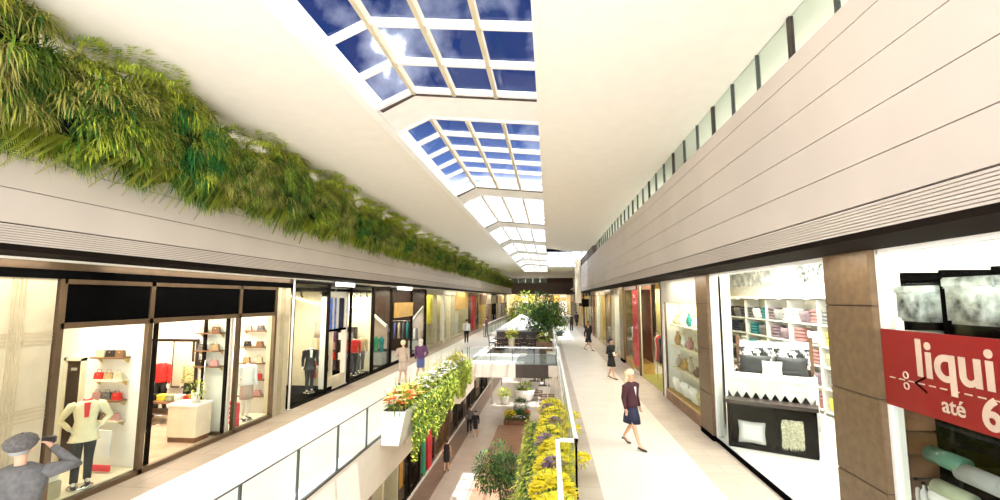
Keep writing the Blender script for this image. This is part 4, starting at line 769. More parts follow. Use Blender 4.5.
for i in range(500): m.strip((rn.uniform(1.02, 1.42), -.17, rn.uniform(.3, .85)), (rn.uniform(-.4, .4), -.5, -1), .12, .02, .4, 2)
m.build('pile', 'fur', o)
struct('floor', B(4.15, 6.5, 7.15, 12.4, .08, .1), 'white_gloss', 'white display floor of the bedding window')
def chair(loc, rz, m, label, seat=None, group=None, sc=1, bh=.9):
    o = empty('chair', loc, rz, label, 'chair', group); MB().bevbox(-.22, .22, -.22, .22, .43, .48, .012).build('seat', seat or m, o)
    for x in (-.2, .2):
        MB().tube([(x, .2, 0), (x * .98, .19, .45)], [.016, .02], 8).build('leg', m, o); MB().tube([(x, -.22, 0), (x * .98, -.2, .45)], [.016, .02], 8).build('leg', m, o)
        MB().tube([(x, -.2, .45), (x, -.26, bh)], .018, 8).build('back_post', m, o)
    for z in (.6, .75, bh - .03): MB().box(-.2, .2, -.26 + (bh - z) * .1, -.23 + (bh - z) * .1, z - .025, z + .025).build('back_slat', m, o)
    o.scale = (sc,) * 3; return o
chair((6.75, 17.6, .08), R(150), 'wood_mid', 'small brown wooden chair by the far end of the bedding shelving', sc=1.2); cushion((6.75, 17.6, .68), R(150), 'damask', 'black and white cushion on the small brown chair', (.2, .07, .2))
o = empty('rack', (6.15, 9.7, .08), label='low two tier wooden rack with white linen beside the wide column', cat='rack')
for x, y in ((-.25, -.5), (.25, -.5), (-.25, .5), (.25, .5)): MB().box(x - .025, x + .025, y - .025, y + .025, 0, 1.15).build('leg', 'wood_dark', o)
for z in (.25, .7, 1.1): MB().box(-.27, .27, -.52, .52, z, z + .03).build('shelf_board', 'wood_mid', o)
for i, z in enumerate((.29, .74)): 
    q = empty('towel_stack', (6.15, 9.7, z + .09), label='%s folded white linen on the wooden rack' % ['lower', 'upper'][i], cat='towels'); MB().bevbox(-.22, .22, -.4, .4, 0, .12, .04).build('fold', 'white_cloth', q); MB().bevbox(-.2, .2, -.35, .3, .12, .22, .04).build('fold', 'lace', q)
# ---- display window V
o = empty('display_window', (XR, 13.05, 0), label='white framed display window with shelves of homeware left of the narrow column', cat='display window')
B(.5, .56, 0, 4.1, .2, 4.1).build('back_panel', 'shop_white', o); B(-.03, .56, 3.95, 4.2, 0, 4.12).build('side_panel', 'white_gloss', o); B(-.03, .56, 0, .12, 0, 4.12).build('side_panel', 'white_gloss', o)
B(-.03, .5, .12, 3.95, 0, .32).build('base', 'wood_mid', o); B(-.04, .5, .12, 3.95, .32, .36).build('base_top', 'brass', o); B(-.03, .5, .12, 3.95, 3.35, 4.12).build('header', 'shop_white', o)
for z in (1.15, 1.9, 2.6): B(.1, .5, .5, 3.6, z - .04, z).build('shelf_board', 'shop_cream', o)
B(.02, .04, .12, 3.95, .36, 3.35).build('pane', 'pane', o)
for y in (.14, 3.9): B(0, .06, y - .03, y + .06, .36, 3.35).build('inner_frame', 'frame_bronze', o)
B(.3, .5, .7, 3.4, 1.2, 1.24).build('rail', 'brass', o)
def vase(loc, m, label, h=.4, r=.1, group='vases in the homeware window'):
    o = empty('vase', loc, label=label, cat='vase', group=group); vb = MB().lathe([(r * .5, 0), (r, h * .3), (r * .9, h * .55), (r * .35, h * .85), (r * .5, h)], n=16).build('vase_body', m, o); MB().lathe([(r * .52, h - .01), (r * .55, h + .01), (r * .4, h + .012)], n=14).build('rim', 'brass', vb); return o
for r_, z in enumerate((1.15, 1.9, 2.6)):
    for i in range(5):
        m = [['white_gloss', 'wood_mid', 'cream', 'brass', 'beige_cloth'], ['white_gloss', 'cream', 'pink', 'white_gloss', 'mannequin_gold'], ['cream', 'white_gloss', 'teal', 'white_gloss', 'cream']][r_][i]; mn = [['white', 'brown', 'cream', 'golden', 'beige'], ['white', 'cream', 'pink', 'white', 'golden'], ['cream', 'white', 'teal', 'white', 'cream']][r_][i]
        vase((XR + .3, 13.75 + i * .68, z), m, '%s vase on the %s shelf of the homeware window, %s from the column' % (mn, ['lowest', 'middle', 'top'][r_], ['first', 'second', 'third', 'fourth', 'fifth'][i]), [.45, .3, .5, .35, .42][(i + r_) % 5], [.12, .15, .1, .14, .1][(i + r_) % 5])
for i, y in enumerate((13.6, 14.3, 15.2, 16.1)): cushion((XR + .22, y, .37), PI / 2, ['olive_pattern', 'white_cloth', 'white_cloth', 'lace'][i], ['olive patterned cushion nearest the column', 'white cushion second from the column', 'white cushion third from the column', 'lace cushion farthest from the column'][i] + ' on the base of the homeware window', (.3, .12, .26))
# clothes shop
frame('shopfront', XR, [17.35, 21.6], 4.12, 'bronze framed glass front of the olive floored clothes shop', 'frame_bronze', .03, panes=False)
struct('wall_right', MB().box(5.6, 5.7, 17.4, 25.0, 0, 4.2).box(4.12, 5.6, 17.28, 17.36, 0, 4.2), 'olive_pattern', 'white wall of the clothes shop')
struct('wall_right', MB().box(5.0, 6.5, 17.3, 17.4, 0, 5), 'shop_white', 'white side wall of the bedding shop')
o = empty('clothes_rail', (4.65, 18.2, .05), label='clothes rail with dark dresses in the olive floored shop', cat='clothes rail'); MB().tube([(0, 0, 0), (0, 0, 2.0), (0, 2.6, 2.0), (0, 2.6, 0)], .02, 8).build('rail', 'chrome', o)
for i in range(7):
    m = ['maroon', 'black_cloth', 'navy', 'black_cloth', 'grey_cloth', 'red_cloth', 'beige_cloth'][i]
    q = empty('garment', (4.65, 18.5 + i * .32, .85), 0, '%s dress on the rail by the olive floor, %s from near end' % (cn[m], ['first', 'second', 'third', 'fourth', 'fifth', 'sixth', 'seventh'][i]), 'garment', 'dresses on the rail'); MB().rings([(0, 0, z_, a_, .05) for z_, a_ in ((0, .2), (.5, .15), (.95, .19), (1.08, .04))], 10).build('cloth', m, q); MB().tube([(0, 0, 1.05), (0, 0, 1.2)], .008, 5).build('hanger', 'chrome', q)
# red banner shop
o = empty('shopfront', (XR, 21.7, 0), label='shopfront with tall red curtain panel and golden base', cat='shopfront')
B(.0, .1, -.1, .12, 0, 4.1).build('cream_pilaster', 'shop_cream', o); B(.65, .7, .5, 3.8, 0, 4.1).build('back_panel', 'wood_mid', o); B(0.13, .65, .12, 3.8, 0, .5).build('base', 'brass', o); B(0, .12, 1.92, 3.8, 0, .4).build('front_step', 'brass', o); B(.05, .12, .15, 1.9, .3, 4.1).build('red_curtain', 'red_box', o); B(0, .65, .5, 3.8, 3.9, 4.1).build('header', 'wood_mid', o); B(0.01, .03, .5, 3.8, .5, 3.9).build('pane', 'pane', o); B(0, .7, 3.8, 4.0, 0, 4.1).build('side_panel', 'bronze_pillar', o)
mann((4.42, 23.8, .53), R(100), 'headless mannequin in green top beside the red curtain', 'green_cloth', 'mannequin_gold', body='mannequin_gold'); mann((4.42, 24.7, .53), R(100), 'headless mannequin in white top farther from the red curtain', 'white_cloth', 'mannequin_gold', body='mannequin_gold')
o = empty('bronze_pillar', (XR, 25.8, 0), label='bronze pillar between red curtain shop and cream shopfront', cat='pillar')
B(-.08, .5, 0, 1.0, 0.15, 4.12).build('shaft', 'bronze_pillar', o); B(-.1, .5, -.02, 1.02, 0, .15).build('base', 'black_panel', o); B(-.0, .5, 1.0, 1.7, 0, 4.12).build('side_panel', 'cream_dark', o)
rlab = ['cream shopfront with white goods, right after the bronze pillar', 'cream shopfront with golden pillar panels', 'pale shopfront with yellow panels', 'beige shopfront with white strip', 'brown trimmed cream shopfront', 'dark bronze shopfront under the fascia end']
for i, (a, b, w, pm, cs, it) in enumerate([(27.5, 31, 'shop_cream', 'cream', ((.5, .15, 'shop_white'),), ((.25, .7, .3, 2.4, 'beige_cloth'), (.7, .6, .3, 3.2, 'shop_white'))), (31, 34.5, 'shop_white', 'bronze_pillar', ((.05, .3, 'bronze_pillar'),), ((.3, .6, .3, 3.0, 'yellow'), (.7, .7, .2, 1.9, 'shop_tan'))), (34.5, 38, 'shop_cream', 'cream', ((.5, .3, 'gold_wall'),), ((.25, .6, .3, 3.4, 'yellow'),)), (38, 41.5, 'shop_white', 'cream_dark', ((.5, .2, 'shop_white'),), ((.25, .6, .3, 2.4, 'wood_mid'),)), (41.5, 46, 'shop_cream', 'wood_mid', ((.5, .3, 'wood_mid'),), ((.25, .8, .3, 2.6, 'gold_wall'),)), (46, 56, 'wood_dark', 'dark_bronze', ((.3, .5, 'cream'), (.7, .5, 'gold_wall')), ()),]):
    module(a, b, XR, -1, w, pm, rlab[i], cols=cs, items=it)
for i in range(4): module(57 + i * 8, 65 + i * 8, XR, -1, ['shop_cream', 'wood_mid', 'shop_white', 'wood_dark'][i], ['gold_wall', 'wood_dark', 'cream', 'wood_mid'][i], ['gold trimmed', 'dark brown', 'white', 'walnut'][i] + ' shopfront beyond the right fascia', sign=(.1, .9, 2.8, 3.8, ['red_box', 'cream', 'gold_wall', 'orange_flower'][i]), cols=((.5, .4, 'cream'),))
for i, (y, m, lb) in enumerate([(47, 'dark_bronze', 'small dark hanging sign by the end of the right fascia'), (52, 'maroon', 'dark red hanging sign farther along the right shops')]):
    o = empty('hanging_sign', (3.7, y, 2.6), label=lb, cat='sign'); B(-.35, .3, -.04, .04, 0, .8).build('sign_panel', m, o); MB().tube([(0, 0, .8), (0, 0, 1.5)], .02, 6).build('rod', 'steel', o)

# ================================================================ RAILINGS
def railing(name, pts, h, spacing, label, zb=0., post='steel', top='steel', toph=.02, tw=.02, glassm='rail_glass', sub=None, pr=.018):
    o = empty(name, (pts[0][0], pts[0][1], zb), label=label, cat='railing')
    for a, b in zip(pts, pts[1:]):
        a, b = Vector((*a, 0)), Vector((*b, 0)); L = (b - a).length; n = max(1, round(L / spacing)); d = (b - a) / L; nrm = Vector((-d.y, d.x, 0)); org = Vector((pts[0][0], pts[0][1], 0))
        for i in range(n + 1):
            q = a + d * L * i / n - org; MB().box(q.x - pr, q.x + pr, q.y - pr, q.y + pr, 0, h).build('post', post, o)
            MB().box(q.x - pr * 1.6, q.x + pr * 1.6, q.y - pr * 2, q.y + pr * 2, .0, .015).build('foot', post, o)
        for i in range(n):
            p0 = a + d * (L * i / n + .04) - org; p1 = a + d * (L * (i + 1) / n - .04) - org; w = nrm * .006
            MB().add([p0 - w + Vector((0, 0, .06)), p1 - w + Vector((0, 0, .06)), p1 - w + Vector((0, 0, h - .03)), p0 - w + Vector((0, 0, h - .03)), p0 + w + Vector((0, 0, .06)), p1 + w + Vector((0, 0, .06)), p1 + w + Vector((0, 0, h - .03)), p0 + w + Vector((0, 0, h - .03))], [(0, 1, 2, 3), (7, 6, 5, 4), (0, 4, 5, 1), (3, 2, 6, 7), (0, 3, 7, 4), (1, 5, 6, 2)]).build('glass_panel', glassm, o)
        e1, e2 = a - org, b - org; w = nrm * tw
        mb = MB(); 
        vs = [e + s_ * w + Vector((0, 0, z)) for e in (e1 - d * tw, e2 + d * tw) for s_ in (-1, 1) for z in (h - toph, h + toph)]
        mb.add(vs, [(0, 1, 3, 2), (4, 6, 7, 5), (0, 4, 5, 1), (2, 3, 7, 6), (0, 2, 6, 4), (1, 5, 7, 3)]); mb.build('top_rail', top, o)
    return o
railing('glass_railing', [(-4.33, 1.75), (-4.33, 24.3)], .9, 1.5, 'glass railing with slim steel posts along the left walkway edge', toph=.008, tw=.012)
railing('glass_railing', [(-6.05, 42.2), (-6.05, 75.8), (.35, 75.8)], 1.0, 3.0, 'pale railing around the far opening beyond the cafe', top='white_frame', toph=.05, tw=.05)
railing('glass_railing', [(.12, 2.0), (.12, 8.5), (.45, 8.5), (.45, 24.0)], .98, 1.6, 'glass railing with white stepped top rail above the yellow flowers', top='white_frame', toph=.025, tw=.035, post='chrome')
railing('glass_railing', [(.42, 24.8), (.42, 75)], .95, 2.5, 'glass railing along the right walkway beyond the bridge', top='chrome', post='chrome')
struct('floor', B(.05, .4, Y0, 8.5, -.2, -.02), 'floor_stone_r', 'narrow stone ledge under the stepped railing')
# ================================================================ BRIDGE
o = empty('footbridge', (-4.3, 24.5, 0), label='footbridge deck across the void carrying the cafe', cat='bridge'); o['kind'] = 'structure'
B(0, 4.7, .02, 15.5, -.6, -.02).build('deck_body', 'slab_edge', o); B(0, 2.45, .0, 15.5, -.02, .0).build('pale_deck', 'floor_white', o); B(2.45, 4.7, 0, 4.5, -.02, .0).build('grating', 'mesh_deck', o); B(2.45, 4.7, 4.5, 15.5, -.02, 0).build('pale_deck', 'floor_cream', o)
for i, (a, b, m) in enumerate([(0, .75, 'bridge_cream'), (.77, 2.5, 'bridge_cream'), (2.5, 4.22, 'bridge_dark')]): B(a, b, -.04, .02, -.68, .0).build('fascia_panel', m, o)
railing('glass_railing', [(-4.3, 24.6), (.35, 24.6)], .88, 1.16, 'glass railing along the front edge of the footbridge', top='chrome', post='steel')
struct('trim_19', MB().box(-4.3, -4.0, 20.6, 24.5, -1.2, .03), 'slab_edge', 'cream edge block where the walkway meets the bridge')
tag(B(-4.0, -.2, 29.2, 33.4, .0, .015).build('rug', 'bridge_dark'), 'dark rug under the cafe tables on the footbridge', 'rug')
# cafe
def table(loc, label, group):
    o = empty('cafe_table', loc, label=label, cat='table', group=group); MB().bevbox(-.4, .4, -.4, .4, .72, .76, .01).build('table_top', 'wood_dark', o); MB().tube([(0, 0, .03), (0, 0, .72)], .035, 10).build('pedestal', 'black_panel', o); MB().lathe([(.25, 0), (.25, .02), (.04, .04)]).build('base', 'black_panel', o); return o
for i, x in enumerate((-3.4, -2.2, -1.2)):
    nm_ = ['left', 'middle', 'right'][i]; table((x, 31.4, .015), '%s dark cafe table on the footbridge' % nm_, 'cafe tables')
    for k, (dx, dy, rz) in enumerate([(0, -.65, 0), (0, .65, PI), (-.5, 0, -PI / 2), (.45, -.02, PI / 2)]):
        if i and k == 2: continue
        chair((x + dx, 31.4 + dy, .015), rz, 'wood_dark', 'dark cafe chair on the %s side of the %s table' % (['near', 'far', 'left', 'right'][k], nm_), 'wood_mid' if k == 0 else None, 'dark cafe chairs on the footbridge', bh=.95)
o = empty('bar_counter', (-3.9, 34.0, 0), label='long dark bar counter behind the cafe tables', cat='counter'); B(0, 3.2, 0, .6, 0, 1.02).build('body', 'wood_dark', o); B(-.05, 3.25, -.05, .65, 1.02, 1.1).build('counter_top', 'grey_towel', o)
for i, x in enumerate((-3.2, -2.4, -1.5)):
    q = empty('menu_board', (x, 33.98, 1.1), label='%s pale folded card on the bar counter' % ['left', 'middle', 'right'][i], cat='card', group='cards on the bar'); MB().prism([(0, 0), (.12, .0), (.06, .22)], 'X', -.1, .1).build('card_leaf', 'white_cloth', q)
o = leafy('flower_pot', (-2.45, 30.0, 1.15), 'yellow flowers in a tall pot among the cafe tables', 'plant', (.42, .3, .25), 160, ['leaf_lime', 'leaf_mid'], .22, .05, nf=60, flowers=['yellow_flower'], fr=.09, seed=4); MB().lathe([(.16, -1.15), (.2, -.6), (.22, -.2), (.17, -.18)], n=18).build('pot', 'cream', o)
def planterbox(loc, size, m, label, name='planter_box'):
    o = empty(name, loc, label=label, cat='planter'); x, y, z = size; B(-x / 2, x / 2, -y / 2, -y / 2 + .04, 0, z).build('side_board', m, o); B(-x / 2, x / 2, y / 2 - .04, y / 2, 0, z).build('side_board', m, o); B(-x / 2, -x / 2 + .04, -y / 2 + .04, y / 2 - .04, 0, z).build('end_board', m, o); B(x / 2 - .04, x / 2, -y / 2 + .04, y / 2 - .04, 0, z).build('end_board', m, o); B(-x / 2 + .04, x / 2 - .04, -y / 2 + .04, y / 2 - .04, 0, z * .9).build('soil', 'soil', o); return o
planterbox((-.35, 31.2, .0), (1.1, .8, .62), 'wood_mid', 'brown wooden planter box at the right end of the cafe'); leafy('flowering_plant', (-.35, 31.2, .85), 'yellow flowering plant in the brown wooden planter box', 'plant', (.5, .35, .3), 220, ['leaf_mid', 'leaf_lime'], .25, .05, nf=30, flowers=['yellow_flower'], fr=.09, seed=5)
def tree(name, loc, label, hgt, r, n, leaf, seed=1, L=.22, w=.07, trunk=.07, group=None, lobes=9, cat='tree', sh=(1, 1, .8)):
    rn = random.Random(seed); o = empty(name, loc, label=label, cat=cat, group=group); t = MB(); cz = hgt - r * sh[2]; t.tube([(0, 0, 0), (.03, .02, cz * .5), (0, 0, cz)], [trunk, trunk * .8, trunk * .55], 8)
    m = MB(); lb = []
    for i in range(lobes):
        u = Vector((rn.gauss(0, 1), rn.gauss(0, 1), rn.gauss(0, .8))).normalized(); c = Vector((u.x * r * sh[0] * .62, u.y * r * sh[1] * .62, cz + u.z * r * sh[2] * .62)); lb.append(c); t.tube([(0, 0, cz * .75), (c.x * .5, c.y * .5, (cz * .75 + c.z) / 2), c], [trunk * .5, trunk * .35, trunk * .15], 5)
    for i in range(n):
        c = rn.choice(lb); u = Vector((rn.gauss(0, 1), rn.gauss(0, 1), rn.gauss(0, 1))).normalized(); q = rn.uniform(.3, 1) ** .5 * r * .5; m.mi = rn.randrange(len(leaf))
        m.strip(c + u * q, u + Vector((rn.uniform(-.8, .8), rn.uniform(-.8, .8), rn.uniform(-.5, .5))), L * rn.uniform(.6, 1.3), w, .3, 2)
    m.mi = 0; t.build('trunk', 'bark', o); m.build('crown', leaf, o); return o
tree('potted_tree', (-.45, 34.9, .3), 'dense dark green tree at the right end of the cafe terrace', 3.5, 1.75, 5200, ['leaf_dark', 'leaf_tree', 'leaf_dark', 'leaf_mid'], 3, .22, .08, lobes=16, sh=(1.1, 1, .85))
planterbox((-.45, 34.9, 0), (1.0, 1.0, .6), 'wood_dark', 'dark wooden tub of the dense tree')
tree('potted_tree', (-3.1, 62, -6), 'pale green airy tree rising far behind the dense tree', 9.9, 3.0, 2600, ['leaf_lime', 'leaf_mid'], 5, .45, .16, .14, lobes=14)
tree('potted_tree', (-.9, 53.5, -6), 'second pale green tree right behind the dense tree', 9.3, 2.2, 1600, ['leaf_lime', 'leaf_mid', 'leaf_tree'], 6, .4, .14, .14, lobes=10)
leafy('potted_plant', (.95, 43.5, .75), 'small dark potted shrub on the right walkway border', 'plant', (.6, .6, .6), 300, ['leaf_tree', 'leaf_dark'], .3, .07, seed=8)
MB().lathe([(.25, 0), (.33, .35), (.3, .35)], (.95, 43.5, 0)).build('pot', 'steel'); tag(bpy.data.objects['pot.001'] if 'pot.001' in bpy.data.objects and bpy.data.objects['pot.001'].parent is None else [q for q in COL.objects if q.name.startswith('pot') and q.parent is None and q.type == 'MESH'][-1], 'grey pot of the small dark shrub on the right walkway', 'pot')
# white canopy beyond the cafe
o = empty('canopy', (-2.75, 46.5, 0), label='white pitched canopy rising from the void beyond the cafe', cat='canopy')
m = MB(); hx, hy = 2.6, 4.5
m.add([(-hx, -hy, .25), (hx, -hy, .25), (hx, hy, .25), (-hx, hy, .25), (0, 0, 1.85)], [(0, 1, 4), (1, 2, 4), (2, 3, 4), (3, 0, 4)]); m.box(-hx, hx, -hy, -hy + .05, .0, .25).box(-hx, hx, hy - .05, hy, 0, .25).box(-hx, -hx + .05, -hy, hy, 0, .25).box(hx - .05, hx, -hy, hy, 0, .25); m.build('membrane', 'canopy', o)
for x, y in ((-hx, -hy), (hx, -hy), (hx, hy), (-hx, hy)): MB().tube([(x * .97, y * .97, -6), (x * .97, y * .97, .2)], .06, 8).build('mast', 'white_gloss', o); MB().tube([(x, y, .27), (0, 0, 1.87)], .03, 5).build('seam', 'white_frame', o)
# ================================================================ PLANTERS IN THE VOID
o = empty('balcony_planter', (-3.98, 11.6, 0), label='white planter box hung on the left walkway edge', cat='planter')
m = MB(); m.prism([(-.3, -.22), (.16, -.22), (.32, .62), (-.3, .62)], 'Y', 0, 9.0); m.build('trough', 'white_gloss', o); B(-.26, .28, .04, 8.96, .62, .64).build('soil', 'soil', o)
fl = [('orange lily plant at the near end of the white planter', ['orange_flower', 'pale_orange', 'red_flower'], 0.45, 70), ('second orange lily plant in the white planter', ['orange_flower', 'pale_orange'], 1.25, 55), ('white flowering plant right behind the orange lilies', ['white_flower'], 2.4, 60), ('second white flowering plant in the white planter', ['white_flower'], 3.6, 70), ('third white flowering plant in the white planter', ['white_flower', 'white_flower', 'pale_orange'], 4.8, 70), ('fourth white flowering plant in the white planter', ['white_flower'], 6.0, 60), ('orange flowering plant near the far end of the white planter', ['orange_flower', 'yellow_flower'], 7.2, 50), ('farthest orange flowering plant of the white planter', ['orange_flower', 'pale_orange'], 8.3, 50)]
for i, (lb, fm, y, nf) in enumerate(fl):
    q = leafy('flowering_plant', (-3.95, 11.6 + y, .82), lb, 'plant', (.34, .6, .26), 260, ['leaf_mid', 'leaf_lime'], .2, .035, nf=nf, flowers=fm, fr=.11 if i < 2 else .08, seed=20 + i, group='flowering plants in the white planter')
    g_ = MB(); rn = random.Random(i)
    for k in range(14): g_.strip((rn.uniform(-.2, .2), rn.uniform(-.5, .5), 0), (rn.uniform(-.2, .2), rn.uniform(-.2, .2), 1), rn.uniform(.5, .8), .015, .03, 3)
    g_.build('tall_stems', 'leaf_straw', q)
def ivy(name, x0, x1, y0, y1, zt, zb, n, leaf, label, seed, L=.085, w=.055, ragged=.4, sgn=1, thick=.2):
    rn = random.Random(seed); m = MB(); v = MB(); o = empty(name, (0, y0, 0), label=label, cat='plant')
    for i in range(n):
        y = rn.uniform(y0, y1); ph = math.sin(y * 2.3 + seed) * .5 + math.sin(y * 5.1) * .3; zb_ = zb + ragged * ph; z = zt - (zt - zb_) * rn.random() ** .9; x = rn.uniform(x0, x1) if z > zt - thick else (x1 if sgn > 0 else x0) - sgn * rn.uniform(0, thick * .7)
        m.mi = rn.randrange(len(leaf)); m.strip((x, y - y0, z), (sgn * rn.uniform(.2, 1), rn.uniform(-.9, .9), rn.uniform(-.9, .3)), L * rn.uniform(.6, 1.3), w * rn.uniform(.7, 1.2), .3, 2)
    m.mi = 0; m.build('foliage', leaf, o)
    for i in range(int((y1 - y0) * 3)):
        y = rn.uniform(.1, y1 - y0 - .1); xx = (x1 if sgn > 0 else x0) - sgn * .08; v.tube([(xx, y, zt), (xx + .03, y + .05, (zt + zb) / 2), (xx, y, zb + .2)], .008, 4)
    v.build('vines', 'stem', o); return o
ivy('trailing_ivy', -3.95, -3.55, 12.2, 16.5, .72, -.55, 6000, ['leaf_mid', 'leaf_lime', 'leaf_lime', 'leaf_dark'], 'trailing green ivy hanging from the near half of the white planter', 2)
ivy('trailing_ivy', -3.95, -3.55, 16.5, 21.2, .75, -.35, 5200, ['leaf_lime', 'leaf_mid', 'leaf_lime'], 'trailing lime ivy hanging from the far half of the white planter', 5)
# right planter with the yellow flowers
o = empty('balcony_planter', (.0, 6.0, 0), label='long planter trough under the yellow flowers on the right edge of the void', cat='planter')
B(-.30, .36, 0, 8.6, -.75, -.15).build('trough', 'white_gloss', o); B(-.26, .32, .04, 8.56, -.15, -.13).build('soil', 'soil', o)
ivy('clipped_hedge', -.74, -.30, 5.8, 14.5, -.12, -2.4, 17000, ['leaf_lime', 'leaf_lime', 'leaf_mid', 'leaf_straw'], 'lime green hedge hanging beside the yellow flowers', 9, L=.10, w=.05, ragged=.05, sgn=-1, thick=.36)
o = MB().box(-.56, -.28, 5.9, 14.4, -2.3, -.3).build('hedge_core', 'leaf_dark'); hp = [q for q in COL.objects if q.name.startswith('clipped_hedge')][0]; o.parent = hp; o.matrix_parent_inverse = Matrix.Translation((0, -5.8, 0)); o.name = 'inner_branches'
rn = random.Random(11); k = 0
places = ['nearest', 'second nearest', 'third nearest', 'fourth nearest', 'fifth nearest', 'sixth nearest', 'seventh nearest', 'eighth nearest', 'farthest']
for i in range(9):
    y = 6.3 + i * .95; x = [.04, .08, .02, .06, .1, .02, .06, .1, .04][i]
    leafy('flowering_plant', (x, y, .18), 'bright yellow flowering bush in the right planter, %s one' % places[i], 'plant', (.36, .5, .34), 330, ['leaf_lime', 'leaf_mid', 'leaf_straw'], .15, .03, nf=[230, 230, 200, 150, 160, 110, 150, 120, 160][i], flowers=['yellow_flower'], fr=.085, seed=40 + i, group='yellow bushes in the right planter')
for i in range(4):
    y = 8.9 + i * 1.45; leafy('flowering_plant', ([.05, -.1, .12, -.05][i], y, .3), 'muted purple flowering plant in the right planter, %s one' % places[i], 'plant', (.22, .25, .25), 120, ['leaf_mid', 'leaf_straw'], .14, .03, nf=90, flowers=['purple_flower', 'purple_flower', 'mauve'], fr=.05, seed=60 + i, group='purple plants in the right planter')
for i in range(5):
    y = 8.6 + i * 1.2; o = empty('ornamental_grass', (.25, y, -.1), label='wispy straw coloured grass in the right planter, %s one' % places[i], cat='plant', group='wispy grasses in the right planter'); m = MB(); rn = random.Random(i)
    for q in range(90): m.strip((rn.uniform(-.12, .12), rn.uniform(-.4, .4), 0), (rn.uniform(-.25, .25), rn.uniform(-.25, .25), 1), rn.uniform(.5, .95), .012, .05, 4)
    m.build('blades', 'leaf_straw', o)
for i, (y, x) in enumerate(((6.5, .5), (9.4, .58), (11.5, .55), (12.7, .6))):
    leafy('flowering_plant', (x, y, .35 if i else .3), 'yellow flowers poking through the white rail, %s one' % places[i], 'plant', (.16, .2, .12), 40, ['leaf_lime'], .12, .03, nf=26, flowers=['yellow_flower'], fr=.08, seed=70 + i, group='yellow flowers poking through the rail')

# ================================================================ LOWER LEVEL
lw = [(12, 16.6, 'shop_cream', 'shop_tan', 'cream', 'cream lower shopfront with small square panels, nearest below the left slab'), (16.6, 20.5, 'shop_cream', 'cream', 'shop_tan', 'pale tan lower shopfront'), (20.5, 24, 'wood_mid', 'dark_bronze', 'shop_tan', 'brown lower shopfront with orange display'), (24, 27, 'wood_dark', 'wood_dark', 'cream', 'dark lower shopfront with red and green posters'), (27, 31, 'shop_tan', 'wood_mid', 'cream', 'tan lower shopfront beside the woman in black dress'), (31, 36, 'grey_cloth', 'wood_dark', 'grey_towel', 'grey lower shopfront with pale framed window'), (36, 42, 'wood_mid', 'wood_dark', 'cream', 'brown lower shopfront just before the bridge'), (42, 50, 'shop_tan', 'dark_bronze', 'cream', 'tan lower shopfront under the bridge'), (50, 60, 'wood_dark', 'cream', 'cream', 'dark lower shopfront beyond the bridge'), (60, 72, 'shop_cream', 'wood_dark', 'cream', 'cream lower shopfront far beyond the bridge'), (72, 90, 'wood_mid', 'wood_dark', 'cream', 'farthest brown lower shopfront')]
for a, b, w, pm, dm, lb in lw:
    it = [(.25, .8, .3, 2.4, dm), (.7, .7, .3, 1.9, 'beige_cloth')]
    if a == 24: it = []
    if a == 20.5: it = [(.5, 1.6, .2, 1.6, 'orange_flower'), (.8, .4, .3, 2.4, 'maroon')]
    o = module(a, b, -6.72, 1, w, pm, lb, items=it, cols=((.5, .12, pm),) if a != 24 else ((.25, .35, 'green_cloth'), (.62, .8, 'red_box'))); o.location.z = -6; o.scale.z = 1.15
struct('wall_left', B(-8.7, -8.5, Y0, Y1, -6, -1.2), 'shop_tan', 'back wall of the lower shops')
tree('potted_tree', (-2.2, 20.4, -6), 'small airy dark leaved tree on the lower paving, bottom centre', 3.3, 1.25, 3400, ['leaf_tree', 'leaf_dark', 'leaf_tree', 'leaf_mid'], 8, .17, .055, .05, lobes=12, sh=(.8, .8, 1.2))
planterbox((-2.55, 36.8, -6), (1.9, 3.2, .35), 'wood_mid', 'low brick brown flower bed on the lower level')
leafy('flowering_plant', (-3.1, 36.0, -5.4), 'yellow flowers at the left of the lower flower bed', 'plant', (.45, .6, .3), 200, ['leaf_mid', 'leaf_lime'], .2, .05, nf=110, flowers=['yellow_flower'], fr=.1, seed=80)
leafy('shrub', (-2.3, 37.6, -5.1), 'feathery dark green shrub in the lower flower bed', 'plant', (.6, .7, .55), 900, ['leaf_fern', 'leaf_dark'], .35, .03, seed=81)
leafy('flowering_plant', (-2.4, 35.7, -5.55), 'white flowers at the front of the lower flower bed', 'plant', (.5, .3, .15), 120, ['leaf_dark'], .14, .04, nf=50, flowers=['white_flower'], fr=.06, seed=82)
leafy('flowering_plant', (-1.75, 36.3, -5.35), 'red flowers at the right end of the lower flower bed', 'plant', (.2, .3, .25), 80, ['leaf_mid'], .14, .04, nf=30, flowers=['red_flower'], fr=.09, seed=83)
def bowl(loc, label, r=.9, h=.9): 
    o = empty('round_planter', loc, label=label, cat='planter'); MB().lathe([(r * .6, 0), (r * .85, h * .5), (r, h), (r * .92, h), (r * .88, h * .85)], n=28).build('bowl', 'white_gloss', o); MB().lathe([(r * .88, h * .86), (.01, h * .87)], n=24).build('soil', 'soil', o); return o
bowl((-2.35, 43.5, -6), 'large round white planter on the lower level before the bridge', 1.0, 1.1); leafy('potted_plant', (-2.35, 43.5, -4.7), 'lime green plant in the large round white planter', 'plant', (.8, .8, .3), 300, ['leaf_lime', 'leaf_mid'], .35, .07, seed=84)
bowl((-4.1, 42.0, -6), 'slim white planter left of the large round one', .45, .8); leafy('potted_plant', (-4.1, 42.0, -5.0), 'lime plant in the slim white planter', 'plant', (.55, .5, .3), 160, ['leaf_lime'], .35, .09, seed=85)
